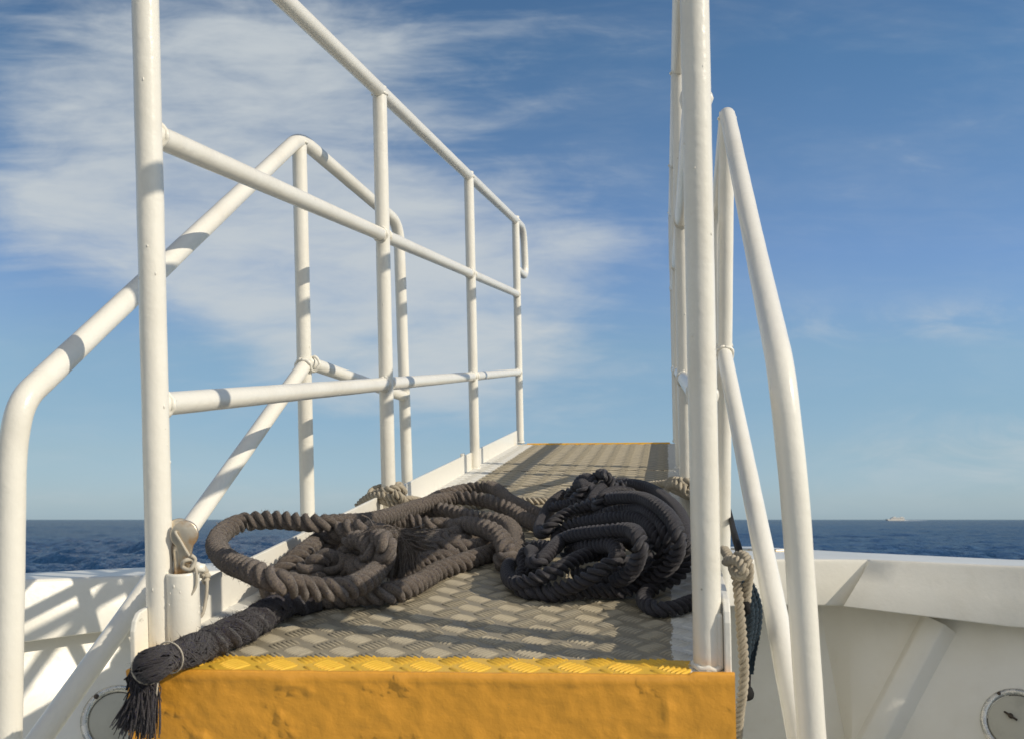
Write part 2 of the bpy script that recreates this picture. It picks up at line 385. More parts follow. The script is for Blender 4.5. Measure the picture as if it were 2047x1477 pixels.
G_ = np.stack([X_, Y_, Z_], 2).reshape(-1, 3)
sm = bpy.data.meshes.new('sea'); VV = np.vstack([np.array(V, float), G_]); n0 = len(V)
ii, jj = np.meshgrid(np.arange(NR-1), np.arange(NA-1), indexing='ij'); b_ = (n0+ii*NA+jj).ravel()
Q = np.stack([b_, b_+NA, b_+NA+1, b_+1], 1)[:, ::1]
Q = Q[:, ::-1]
t3 = [f_ for f_ in F if len(f_) == 3]; q4 = [f_ for f_ in F if len(f_) == 4]
loops = np.concatenate([np.array(t3).ravel(), np.array(q4).ravel(), Q.ravel()]).astype(np.int32)
starts = np.concatenate([np.arange(len(t3))*3, len(t3)*3+np.arange(len(q4)+len(Q))*4]).astype(np.int32)
sm.vertices.add(len(VV)); sm.vertices.foreach_set('co', VV.ravel()); sm.loops.add(len(loops)); sm.loops.foreach_set('vertex_index', loops)
sm.polygons.add(len(starts)); sm.polygons.foreach_set('loop_start', starts)
sm.polygons.foreach_set('use_smooth', np.ones(len(starts), dtype=bool)); sm.update(calc_edges=True)
ms = bpy.data.materials.new('sea water'); ms.use_nodes = True; t = NT(ms.node_tree)
co = t.n('ShaderNodeTexCoord').outputs['Object']
mpa = t.n('ShaderNodeMapping', {0: co, 2: (0, 0, .5), 3: (1, .45, 1)}).outputs[0]
mpb = t.n('ShaderNodeMapping', {0: co, 2: (0, 0, -.35), 3: (1, .5, 1)}).outputs[0]
h = t.math('ADD', t.math('MULTIPLY', t.noise(mpa, .8, 5, .65, .4), .62), t.math('MULTIPLY', t.noise(mpb, 3.1, 4, .6, .3), .13))
bp = t.n('ShaderNodeBump', {'Height': h, 'Distance': 1.0, 'Strength': 1.0})
fr = t.n('ShaderNodeFresnel', {'IOR': 1.333, 'Normal': bp.outputs[0]}).outputs[0]
fr = t.math('MINIMUM', fr, .36)              # steep little faces keep a rough sea from mirroring the horizon
df = t.n('ShaderNodeBsdfDiffuse', {'Color': (.014, .046, .108, 1)})
gl = t.n('ShaderNodeBsdfGlossy', {'Color': (1, 1, 1, 1), 'Roughness': .07, 'Normal': bp.outputs[0]})
mx = t.n('ShaderNodeMixShader', {0: fr, 1: df.outputs[0], 2: gl.outputs[0]})
t.n('ShaderNodeOutputMaterial', {0: mx.outputs[0]})
sm.materials.append(ms); o = bpy.data.objects.new('sea', sm); COL.objects.link(o); tag(o, kind='structure')
o['label'] = 'dark blue rippled open sea reaching the horizon'

# ------------------------------------------------------------------ the boat: bulwark round the bow
boat = thing('boat', 'cream white painted bow bulwark of the boat with sloping inner rim', 'boat', Matrix.Translation((0, 0, 0)))
ZC = -.15
def pt2(x, y): return pz(x, y, ZC)[:2]
c8 = pt2(1735, 1117); PH = math.radians(14)
Y10 = 3.343; P10 = py_(2020, 1130, Y10); Q10 = py_(2020, 1119, Y10+.42)
I = [None, pt2(39, 1158), pt2(285, 1149), pt2(440, 1139), np.array([-.55, 3.12]), np.array([.0, 3.40]), np.array([.55, 3.46]), pt2(1519, 1117), c8, pt2(1742, 1117.3), P10[:2], None, None]
O = [None, pt2(39, 1148), pt2(288, 1136), pt2(440, 1126), np.array([-.75, 3.75]), np.array([-.1, 4.5]), np.array([.55, 4.95]), pt2(1504, 1093), pt2(1700, 1104.5), pt2(1708, 1105), Q10[:2], None, None]
zc = [CAMZ+ZC]*10+[P10[2]]*3
I[0] = I[1]+(I[1]-I[2])*11; O[0] = O[1]+(I[0]-I[1]); dr_ = unit(I[10]-I[9])
I[11] = I[10]+dr_*.55; O[11] = I[11]+np.array([.25, .28]); I[12] = I[11]+np.array([.9, -4.5]); O[12] = I[12]+np.array([.4, .1])
fy = [None, 1284, 1251, 1231, None, None, None, 1209, 1210, 1211, 1252, None, None]     # picture height of the rim's lower edge
fx = [None, 39, 285, 440, None, None, None, 1519, 1697, 1686, 2020, None, None]
n = len(I); nin = []
for i in range(n):
    a = I[max(0, i-1)]; b = I[min(n-1, i+1)]
    if i in (7, 8): a, b = I[6], I[8]
    if i in (9, 10): a, b = I[9], I[10]
    d = unit(b-a); nin.append(np.array([d[1], -d[0]]))  # towards the inside
LEAN = [.03, .03, .03, .03, .01, 0, 0, 0, 0, .058, .062, .06, .06]
Fl = []
for i in range(n):
    if fx[i] is None: Fl.append(np.array([*(I[i]+nin[i]*LEAN[i]), zc[i]-(.20 if i < 11 else .215)]))
    else: Fl.append(py_(fx[i], fy[i], (I[i]+nin[i]*LEAN[i])[1]))
Fl[4][2] = Fl[5][2] = Fl[6][2] = Fl[7][2]
OV = [.075, .075, .075, .10, .30, .34, .34, .32, .22, .20, .10, .09, .09]
FLR = [.52, .52, .52, .45, .2, .15, .15, .15, .30, .42, .52, .52, .52]
def cross(i):                                 # section of the bulwark at station i
    I3 = np.array([*I[i], zc[i]]); O3 = np.array([*O[i], zc[i]+.004]); nn_ = np.array([*nin[i], 0.])
    f = Fl[i]; q = [O3-nn_*.03+np.array([0, 0, -.9])+nn_*.30, O3-nn_*.03+np.array([0, 0, -.03]), O3-nn_*.02+np.array([0, 0, -.006]), O3]
    dn = unit(f-I3)
    for s in (.016, .006): q.append(I3-nn_*s)
    q.append(I3-nn_*.001+dn*.003)
    for s in (.009, .02): q.append(I3+dn*s)
    q += [I3*.5+f*.5, f-dn*.006, f-dn*.001-nn_*.002, f-nn_*.008+np.array([0, 0, -.001]), f-nn_*OV[i]+np.array([0, 0, .004])]
    wtop = f-nn_*(OV[i]+.003)+np.array([0, 0, -.02])
    for s in (0, .15, .32, .50, .75): q.append(wtop+np.array([0, 0, -s])+nn_*FLR[i]*min(s, .5))
    q.append(wtop+np.array([0, 0, -1.05])+nn_*FLR[i]*.5)
    return q
# refine stations linearly for smooth shading
st = []; sub = 4
for i in range(n-1):
    a, b = cross(i), cross(i+1)
    for k in range(sub): st.append([p_*(1-k/sub)+r_*(k/sub) for p_, r_ in zip(a, b)])
st.append(cross(n-1)); m_ = len(st[0])
def strip(j0, j1, name, mt):
    mb = MB(); k = j1-j0+1
    V = [s[j] for s in st for j in range(j0, j1+1)]
    F = [(i*k+j, (i+1)*k+j, (i+1)*k+j+1, i*k+j+1) for i in range(len(st)-1) for j in range(k-1)]
    mb.add(V, F); return mb.build(name, mt, boat)
def sharpen(o, ang=28):
    o.data.polygons.foreach_set('use_smooth', [True]*len(o.data.polygons))
    bm = bmesh.new(); bm.from_mesh(o.data)
    for e in bm.edges:
        if len(e.link_faces) == 2 and e.calc_face_angle(0) > math.radians(ang): e.smooth = False
    bm.to_mesh(o.data); bm.free()
sharpen(strip(0, 3, 'hull', M_white)); sharpen(strip(3, 13, 'rim', M_white), 50); sharpen(strip(13, m_-1, 'bulwark_wall', M_white), 35)
mb = MB(); floor = [s[-1]+np.array([0, 0, .02]) for s in st]
c0 = np.array([.1, .2, floor[0][2]])
mb.add([c0]+floor, [(0, i+2, i+1) for i in range(len(floor)-1)]+[(0, 1, len(floor))])
mb.build('deck', M_deck, boat, smooth=False)
def wallpt(x, y):                             # picture point -> bulwark wall surface
    d = CW @ cdir(x, y); best = None
    for i in range(len(st)-1):
        for j in range(13, m_-2):
            a, b, c = st[i][j], st[i+1][j], st[i][j+1]; e = st[i+1][j+1]
            for tri in ((a, b, c), (b, e, c)):
                nn_ = np.cross(tri[1]-tri[0], tri[2]-tri[0]); dn = np.dot(nn_, d)
                if abs(dn) < 1e-9: continue
                s = np.dot(nn_, tri[0]-CAM)/dn
                if s <= 0: continue
                p = CAM+d*s; A = np.stack([tri[1]-tri[0], tri[2]-tri[0]], 1)
                l = np.linalg.lstsq(A, p-tri[0], rcond=None)[0]
                if l[0] >= -.001 and l[1] >= -.001 and l.sum() <= 1.002 and (best is None or s < best[0]):
                    nu = unit(nn_); nu = nu if np.dot(nu, d) < 0 else -nu; best = (s, p, nu)
    if best is None: p = CAM+d*3.0; return p, unit(-d)
    return best[1], best[2]
# stiffener ribs welded to the wall
def rib(x0, y0, x1, y1, wd=.072, dep=.075):
    a, na = wallpt(x0, y0); b, nb = wallpt(x1, y1); ax = unit(b-a); side = unit(np.cross(ax, na))
    mb = MB(); k = 8; V = []
    a = a-ax*.03; b = b+ax*.17
    for i in range(k+1):
        c = a+(b-a)*i/k; nn_ = unit(na)
        prof = [(-wd*1.25, -.03), (-wd*.55, dep*.92), (-wd*.42, dep), (wd*.42, dep), (wd*.55, dep*.92), (wd*1.25, -.03)]
        for s_, d_ in prof: V.append(c+side*s_+nn_*d_)
    F = [(i*6+j, i*6+(j+1) % 6, (i+1)*6+(j+1) % 6, (i+1)*6+j) for i in range(k) for j in range(6)]+[tuple(range(6)), tuple(k*6+j for j in range(6))[::-1]]
    mb.add(V, F); o = mb.build('rib', M_white, boat); sharpen(o, 35); return o
rib(1868, 1262, 1775, 1440, .07, .05)
# round hatches
def hatch(x, y, r, screws, latch=None):
    c, nn_ = wallpt(x, y); up = unit(np.array([0, 0, 1.])-nn_*nn_[2]); rt = np.cross(up, nn_)
    mb = MB(); k = 64; prof = [(1.0, -.004), (1.0, .004), (.97, .009), (.88, .010), (.82, .006), (.80, .002)]
    V = [c+(rt*math.cos(q)+up*math.sin(q))*r*a+nn_*b for q in np.linspace(0, 2*math.pi, k, endpoint=False) for a, b in prof]
    m2 = len(prof); F = [(i*m2+j, ((i+1) % k)*m2+j, ((i+1) % k)*m2+j+1, i*m2+j+1) for i in range(k) for j in range(m2-1)]
    mb.add(V, F); hb = mb.build('hatch', M_hring, boat)
    mb = MB(); prof = [(.80, -.001), (.785, .001), (.77, .004), (.74, .005), (.0, .0055)]; m2 = len(prof)
    V = [c+(rt*math.cos(q)+up*math.sin(q))*r*a+nn_*b for q in np.linspace(0, 2*math.pi, k, endpoint=False) for a, b in prof]
    F = [(i*m2+j, ((i+1) % k)*m2+j, ((i+1) % k)*m2+j+1, i*m2+j+1) for i in range(k) for j in range(m2-1)]
    mb.add(V, F); mb.build('cover', M_grey, hb)
    mb = MB(); V = [c+(rt*math.cos(q)+up*math.sin(q))*r*.81+nn_*.0006 for q in np.linspace(0, 2*math.pi, k, endpoint=False)]
    mb.add(V, [tuple(range(k))]); mb.build('gap', M_dark, hb, smooth=False)
    for a in screws:
        q = math.radians(a); mb = MB(); p_ = c+(rt*math.cos(q)+up*math.sin(q))*r*.91+nn_*.010
        add_tube(mb, np.array([p_-nn_*.004, p_+nn_*.0012, p_+nn_*.002]), .0065, 14, rfun=np.array([.0065, .0062, .0045]))
        mb.build('screw', M_rust, hb)
    if latch:
        p_, _ = wallpt(*latch); mb = MB()
        add_pipe(mb, [p_+nn_*.008-rt*.02+up*.012, p_+nn_*.014, p_+nn_*.012+rt*.02-up*.012], .0035, .006, 8)
        add_tube(mb, np.array([p_+nn_*.004, p_+nn_*.016]), .008, 12)
        mb.build('latch', M_rust, hb)
def hr(t, co, c, rough):
    f = t.ramp(t.noise(co, 30, 6, .7), .48, .54); return t.mix(f, (.55, .55, .52, 1), (.76, .73, .66, 1)), t.math('ADD', .2, t.math('MULTIPLY', f, .2))
M_hring = mat('part painted steel hatch ring', (.7, .7, .66), .28, metal=.75, bumps=((50, .001, 4),), extra=hr)
M_rust = mat('dark weathered bolt', (.09, .07, .055), .5, metal=.6, bumps=((300, .0008, 4),))
hatch(236, 1440, .092, (128, 20, 230)); hatch(2032, 1442, .112, (122, 10, 250), latch=(2022, 1432))
# stainless chafe strip on the rim and a small screw hole
a, b = pz(1470, 1099, ZC), pz(1560, 1103, ZC); mb = MB(); d = unit(b-a); q = np.array([-d[1], d[0], 0])*.03; z = np.array([0, 0, .012])
mb.add([a-q, b-q, b+q, a+q, a-q+z, b-q+z, b+q+z, a+q+z], [(4, 5, 6, 7), (0, 1, 5, 4), (1, 2, 6, 5), (2, 3, 7, 6), (3, 0, 4, 7)])
bevel(mb.build('chafe_strip', M_chrome, boat), .004)
mb = MB(); q = py_(1508, 1167, Fl[7][1]-.012+.012); 
hole_c = None
for s in np.linspace(3.2, 3.7, 400):
    p_ = py_(1508, 1167, s)
    a3 = np.array([*I[7], CAMZ+ZC]); f3 = Fl[7]; tt = (a3[2]-p_[2])/(a3[2]-f3[2])
    if p_[1] >= a3[1]*(1-tt)+f3[1]*tt: hole_c = p_; break
if hole_c is not None:
    add_blob(mb, hole_c-np.array([0, .004, 0]), .007, (1, .25, 1.1), .3); mb.build('drain_hole', M_dark, boat)

# ------------------------------------------------------------------ the gangway
RP = .0168
gang = thing('gangway', 'sloping boarding gangway with cream pipe railings, tread plate deck and yellow front edge', 'gangway', GM)
SK = .066                                     # front edge runs slightly askew
def vfront(u): return -.082+.070*u if u > .0025 else -.045
# deck plate with raised tread bars
mb = MB(); NU, NV = 30, 80
us = np.linspace(-.009, W+.018, NU); V = []; F = []
for i, u in enumerate(us):
    for v in np.linspace(vfront(u), 2.915, NV): V.append((u, v, 0))
for i in range(NU-1):
    for j in range(NV-1): F.append((i*NV+j, (i+1)*NV+j, (i+1)*NV+j+1, i*NV+j+1))
mb.add(V, F)
aa = math.radians(3.8); ca_, sa_ = math.cos(aa), math.sin(aa)
barV = []; barF = []; nb_ = 0
prof = [(-.5, 0), (-.42, .55), (-.2, .95), (0, 1.0), (.2, .95), (.42, .55), (.5, 0)]
for i in range(-8, 24):
    for j in range(-6, 64):
        for kind in (0, 1):
            cu = i*.0592+(.0296 if kind else 0)+.006; cv = j*.0522-.002-(.026 if kind else 0)
            cu, cv = cu*ca_-cv*sa_*0+0, cv+cu*sa_
            if cu < -.03 or cu > W+.03 or cv > 2.95 or cv < -.15: continue
            ang = math.radians(50 if kind == 0 else -42)+aa; dx, dy = math.cos(ang), math.sin(ang)
            for b_ in range(6):
                off = (b_-2.5)*.0062; L = .030*(1-.05*abs(b_-2.5)); wd = .0019
                ox, oy = cu-dy*off, cv+dx*off
                e0 = (ox-dx*L/2, oy-dy*L/2); e1 = (ox+dx*L/2, oy+dy*L/2)
                if min(e0[0], e1[0]) < -.013 or max(e0[0], e1[0]) > W+.013 or max(e0[1], e1[1]) > 2.912: continue
                if min(e0[1]-vfront(e0[0]), e1[1]-vfront(e1[0])) < .002: continue
                ring = []
                for s_, w_ in prof:
                    for sd in (-1, 0, 1):
                        hh = .0027*w_ if sd == 0 else -.0002
                        barV.append((ox+dx*L*s_-dy*wd*sd*w_, oy+dy*L*s_+dx*wd*sd*w_, hh))
                for q in range(6):
                    for sd in range(2):
                        a0 = nb_+q*3+sd; barF.append((a0, a0+3, a0+4, a0+1))
                nb_ += 21
mb.add(barV, barF)
deck = mb.build('tread_deck', M_tread, gang)
mb = MB(); add_box(mb, (-.014, 0, -.012), (W+.014, 2.913, -.0012)); mb.build('deck_underplate', M_plate, gang, smooth=False)
for y in (941, 971):                          # weld seams across the tread
    v0 = gw(1180, y, 0)[1]; mb = MB(); C = [(u, v0+(u-.35)*.03+.0015*mnoise.noise(Vector((u*40, y, 0))), .0006) for u in np.linspace(.07, .655, 70)]
    add_tube(mb, np.array(C), .0022, 6); mb.build('seam', M_seam, gang)
# thick painted front panel
mb = MB(); NU, NW = 170, 46; V = []; F = []
us = np.linspace(.003, W+.0285, NU)
def fb(u, w_, s=1): return mnoise.fractal(Vector((u*s, w_*s, 3.7)), 1.0, 2.1, 4)
lumps = [(.085, -.004, .010, .005, .006), (.205, -.010, .022, .006, .009), (.228, -.018, .007, .008, .008), (.338, -.008, .009, .010, .008), (.48, -.006, .018, .004, .006),
         (.54, -.005, .008, .006, .006), (.29, -.052, .014, .010, .004), (.645, -.035, .008, .030, .007),
         (.56, -.045, .06, .003, .004), (.64, -.06, .030, .004, .006), (.42, -.068, .012, .018, .004), (.15, -.045, .05, .0025, .003), (.60, -.02, .012, .010, .005), (.36, -.05, .02, .02, .003)]
for i, u in enumerate(us):
    for j in range(NW):
        tt = j/(NW-1); w_ = .0035-.20*tt**1.25
        d = .0006*fb(u, w_, 9)+.0011*fb(u, w_, 34)+.0005*fb(u, w_, 90)
        ridge = abs(fb(u+.3*fb(u, w_, 5), w_, 11)); d += .0026*max(0, 1-ridge*18)
        for lu, lw, ru, rw, am in lumps: d += .3*am*math.exp(-((u-lu)/(ru*.7))**2-((w_-lw)/(rw*.7))**2)
        lip = math.exp(-((w_+.001)/.0035)**2)*(.0030+.0030*fb(u, 0, 22)); d += lip
        top = .0026+.0014*fb(u, 2, 30)
        if u > .672: top += .004
        if j == 0: V.append((u, vfront(u)+.012, -.002 + (.004 if u > .672 else 0)))
        elif j == 1: V.append((u, vfront(u)+.0045, top*.55))
        elif j == 2: V.append((u, vfront(u)+.000, top*.75))
        elif j == 3: V.append((u, vfront(u)-.0025-lip*.4, top*.3))
        else: V.append((u, vfront(u)-.0012-d, w_-.004))
for i in range(NU-1):
    for j in range(NW-1): F.append((i*NW+j, i*NW+j+1, (i+1)*NW+j+1, (i+1)*NW+j))
mb.add(V, F)
# close the ends and back
k0 = mb.n
panel = mb.build('front_panel', M_yellow, gang)
mb = MB(); add_prism(mb, [(.004, vfront(.004)+.001), (W+.028, vfront(W+.028)+.001), (W+.028, vfront(W)+.012), (.004, vfront(.004)+.012)], 2, -.20, -.0045)
mb.build('front_beam', M_yellow, gang, smooth=False)
# side plates (kick plates), the far one in two lengths each
def side_plate(u0, u1, v0, v1, rounded, h=.058, wob=0):
    mb = MB(); pr = []
    if rounded: pr += [(v0, -.20), (v0, h-.022), (v0+.004, h-.010), (v0+.012, h-.002), (v0+.022, h)]
    else: pr += [(v0, -.20), (v0, h)]
    pr += [(v1, h), (v1, -.14)]
    add_prism(mb, pr[::-1], 0, u0, u1); return bevel(mb.build('side_plate', M_plate, gang), .0016, 2)
PU0, PU1 = -.016, -.009
side_plate(PU0, PU1, -.045, 1.905, True)
side_plate(PU0+.001, PU1+.001, 1.912, 2.965, False, .0575)
side_plate(W+.018, W+.026, vfront(W)+.013, 1.905, True, .080)
side_plate(W+.017, W+.025, 1.912, 2.965, False, .078)
mb = MB(); add_box(mb, (PU0-.004, 1.86, .056), (PU1, 1.885, .066)); bevel(mb.build('bracket', M_plate, gang), .002)
mb = MB(); add_box(mb, (-.012, 2.895, -.12), (W+.012, 2.913, -.013)); bevel(mb.build('end_beam', M_plate, gang), .002)
mb = MB(); add_box(mb, (.045, 2.902, .0006), (W-.03, 2.9125, .0062)); bevel(mb.build('end_lip', M_tread, gang), .0015)
# railings
cam_g = CG
for side, u in ((0, 0.0), (1, W)):
    for k in range(4):
        mb = MB(); top = H3 if k else H3
        add_pipe(mb, [(u, k, -.004), (u, k, top)], RP)
        weld(mb, (u, k, .003), (0, 0, 1), RP)
        if k: weld(mb, (u, k, H3-RP*1.02), (0, 0, 1), RP*1.02)
        fac = np.array([cam_g[0]-u, cam_g[1]-k, 0]); drips(mb, (u, k, 0), (u, k, H3), RP, fac, (14, 6, 3, 1)[k], 10*side+k)
        mb.build('post', M_pipe, gang)
    for nm, hh in (('lower_rail', H1), ('middle_rail', H2)):
        mb = MB(); rr = RP*.93
        add_pipe(mb, [(u, 0, hh), (u, 3, hh)], rr)
        for k in range(4):
            for s_ in (-1, 1):
                if (k == 0 and s_ < 0) or (k == 3 and s_ > 0): continue
                weld(mb, (u, k+s_*RP*1.0, hh), (0, 1, 0), rr*1.02)
        drips(mb, (u, 0, hh), (u, 2, hh), rr, np.array([cam_g[0]-u, 0, -.4]), 16, 50+side)
        mb.build(nm, M_pipe, gang)
    mb = MB()
    add_pipe(mb, [(u, -.9, H3), (u, 3.235, H3-.02), (u, 3.27, H3-.25), (u, 3.0, H3-.235)], RP, [.10, .07], 22)
    add_blob(mb, (u, -.9, H3), RP*1.02, (1, 1, 1), 0)
    mb.build('top_rail', M_pipe, gang)
# legs that carry the gangway on the boat's deck and on the bow rim (hidden under it)
for v_, zb_ in ((.16, floor[0][2]), (2.75, CAMZ+ZC-.004)):
    for u in (.05, W-.05):
        a_ = np.array([u, v_, -.013]); q_ = g2w(a_); e_ = B.T @ (CW.T @ (np.array([q_[0], q_[1], zb_])-CAM)-T)
        mb = MB(); add_pipe(mb, [a_, e_], RP*1.1); mb.build('support_leg', M_plate, gang)
# welded bracket block beside the near right post
mb = MB(); add_box(mb, (W+.010, -.013, .0005), (W+.0175, .010, .066))
bevel(mb.build('bracket', M_plate, gang), .003)
# pin socket tube beside the near left post
sp = gw(368, 1296, 0); st_w = .101
mb = MB(); r0 = .0212
Vs = []; k = 40; prof = [(r0, -.002), (r0*1.01, .03), (r0*.99, .07), (r0, st_w-.003), (r0*.97, st_w), (r0*.80, st_w), (r0*.77, st_w-.003), (r0*.77, st_w-.05), (0.0001, st_w-.05)]
for q in np.linspace(0, 2*math.pi, k, endpoint=False):
    for a, b in prof: Vs.append((sp[0]+a*math.cos(q), sp[1]+a*math.sin(q), b))
m2 = len(prof); mb.add(Vs, [(i*m2+j, ((i+1) % k)*m2+j, ((i+1) % k)*m2+j+1, i*m2+j+1) for i in range(k) for j in range(m2-1)])
add_blob(mb, (sp[0]+r0*.95, sp[1]+.004, st_w+.004), .008, (1.3, 1, .9), .4)
weld(mb, (sp[0], sp[1], .003), (0, 0, 1), r0); drips(mb, (sp[0], sp[1], 0), (sp[0], sp[1], st_w), r0, np.array([.5, -1, 0]), 10, 99)
mb.build('pin_socket', M_pipe, gang)

# ------------------------------------------------------------------ steel jaw pin standing in the socket
pin = thing('jaw_pin', 'rust stained steel jaw pin standing in the white socket beside the near left post', 'steel pin', Matrix(GM) @ Matrix.Translation((sp[0], sp[1], st_w)))
mb = MB(); C = [(0, 0, z_) for z_ in np.linspace(-.044, .034, 12)]
add_tube(mb, np.array(C), .0105, 24, rfun=np.array([.0105]*7+[.0104, .0103, .0108, .0115, .011]))
mb.build('shank', M_chrome, pin)
vd = unit(np.array([cam_g[0]-sp[0]-.25, cam_g[1]-sp[1], 0.])); sd = np.array([-vd[1], vd[0], 0.])   # jaw face direction
for off, nm in ((.010, 'jaw'), (-.0085, 'jaw')):
    mb = MB(); pr = []
    for q in np.linspace(-math.radians(52), math.pi+math.radians(52), 30): pr.append((math.cos(q)*.0172, .064+math.sin(q)*.0182))
    pr += [(-.0085, .040), (-.008, .026), (.008, .026), (.0085, .040)]
    n_ = len(pr); V = []
    for h_, sc in ((-.0033, .93), (-.0022, 1), (.0022, 1), (.0033, .93)):
        for x_, z_ in pr: V.append(sd*(x_*sc - (.006 if off > 0 else -.004))*(-1)+vd*(off+h_)+np.array([0, 0, .043+(z_-.058)*sc]))
    F = [tuple(range(n_))[::-1], tuple(3*n_+i for i in range(n_))]+[(k*n_+i, k*n_+(i+1) % n_, (k+1)*n_+(i+1) % n_, (k+1)*n_+i) for k in range(3) for i in range(n_)]
    mb.add(V, F); o = mb.build(nm, M_chrome, pin); sharpen(o, 60)
mb = MB(); e_ = vd*.0145+np.array([0, 0, .053])-sd*.004
add_tube(mb, resample([e_-vd*.004, e_+vd*.002, e_+sd*.006+np.array([0, 0, -.012])+vd*.001, e_+sd*.013+np.array([0, 0, -.026]), e_+sd*.017+np.array([0, 0, -.034])-vd*.002], .002)[0], .0019, 8)
kn = e_+sd*.015+np.array([0, 0, -.036])
add_tube(mb, resample([kn+sd*.006-vd*.002, kn-sd*.004+vd*.004, kn-sd*.008+np.array([0, 0, -.008]), kn+sd*.002+np.array([0, 0, -.012])+vd*.003, kn+sd*.008, kn+sd*.004+np.array([0, 0, .006])+vd*.003], .002)[0], .0026, 8)
add_tube(mb, resample([kn+sd*.004, kn+sd*.009+np.array([0, 0, -.015]), kn+sd*.008+np.array([0, 0, -.035]), kn+sd*.002+np.array([0, 0, -.045])], .002)[0], .0018, 8)
mb.build('lanyard', M_cord, pin)
# loop of cord hanging from the socket
def gtag(o, l, c, g=None): o.matrix_world = GM; return tag(o, l, c, g)
def gpath(l): return [gz(*q) if len(q) == 3 else None for q in l]
zs = 1.262
mb = MB(); L = [(396, 1134, zs-.008), (393, 1150, zs-.012), (389, 1180, zs-.018), (387, 1210, zs-.022), (391, 1229, zs-.022), (397, 1234, zs-.022), (405, 1226, zs-.020), (411, 1200, zs-.014), (414, 1165, zs-.010), (412, 1148, zs-.002), (405, 1138, zs), (398, 1133, zs)]
add_tube(mb, resample([gz(*q) for q in L], .002)[0], .0023, 10)
for q in ((409, 1140), (413, 1150), (407, 1148), (411, 1158)): add_blob(mb, gz(q[0], q[1], zs-.004), .0055, (1, 1, 1.1), .6, 12)
gtag(mb.build('cord_loop', M_cord), 'small loop of cream cord hanging down from the rim of the white pin socket', 'cord loop')

# ------------------------------------------------------------------ side handrails of the boat
def wpt(x, y, z): return pix(x, y, z)
ZD = floor[0][2]-.01
def foot(a, b):                               # carry the line a-b on down to the boat's deck
    return a+(b-a)*((ZD-a[2])/(b[2]-a[2]))
hl = thing('handrail', 'bent cream handrail standing outside the left railing of the gangway', 'handrail', None, 'handrails either side of the gangway')
Ez, Fz, Gz = 2.14, 2.76, 1.15
Et, Eb = wpt(598, 276, Ez), wpt(617, 1120, Ez); Eb = foot(Et, Eb)
Gl, Fl_ = foot(wpt(24, 900, Gz), wpt(12, 1700, Gz)), foot(wpt(797, 447, Fz), wpt(818, 1080, Fz))
mb = MB(); add_pipe(mb, [Gl, wpt(24, 900, Gz), wpt(42, 800, Gz+.005), Et, wpt(797, 447, Fz), Fl_], RP, [.03, .06, .05, .07]); mb.build('top_rail', M_pipe, hl)
mb = MB(); add_pipe(mb, [Et, Eb], RP); weld(mb, Et+unit(Eb-Et)*.012, Eb-Et, RP*1.02); drips(mb, Et, Eb, RP, CAM-Et, 14, 5); mb.build('post', M_pipe, hl)
# the lower brace, straight on through the foot
a, b = wpt(612, 726, Ez), wpt(100, 1447, 1.29); b2 = a+(b-a)*1.165
mb = MB(); add_pipe(mb, [a, b2], RP); weld(mb, a+unit(b-a)*RP, b-a, RP*1.15); mb.build('brace', M_scuff, hl)
mb = MB(); add_pipe(mb, [wpt(614, 724, Ez), wpt(808, 792, Fz)], RP*.93); weld(mb, wpt(625, 728, Ez), wpt(808, 792, Fz)-a, RP); mb.build('middle_rail', M_scuff, hl)
hr_ = thing('handrail', 'bent cream handrail standing outside the right railing of the gangway', 'handrail', None, 'handrails either side of the gangway')
Gr = 1.10
Et2, Eb2 = wpt(1453, 224, 2.03), wpt(1443, 1330, 2.16); Eb2 = foot(Et2, Eb2)
mb = MB(); add_pipe(mb, [foot(wpt(1588, 974, Gr), wpt(1638, 1690, Gr)), wpt(1588, 974, Gr), wpt(1562, 738, Gr+.02), wpt(1506, 480, 1.50), Et2, wpt(1433, 420, 2.72), foot(wpt(1433, 420, 2.72), wpt(1436, 1100, 2.76))], RP, [.05, .07, .12, .04, .06]); mb.build('top_rail', M_pipe, hr_)
mb = MB(); add_pipe(mb, [Et2, Eb2], RP); weld(mb, Et2+unit(Eb2-Et2)*.014, Eb2-Et2, RP*1.02); drips(mb, Et2, Eb2, RP, CAM-Et2, 16, 6); mb.build('post', M_pipe, hr_)
a, b = wpt(1447, 702, 2.09), wpt(1595, 1447, 1.17)
mb = MB(); add_pipe(mb, [a, a+(b-a)*1.076], RP); weld(mb, a+unit(b-a)*RP*.9, b-a, RP*1.12); weld(mb, a+np.array([0, 0, .012]), (0, 0, 1), RP*1.08); mb.build('brace', M_pipe, hr_)
mb = MB(); add_pipe(mb, [a, wpt(1436, 790, 2.74)], RP*.93); mb.build('middle_rail', M_pipe, hr_)

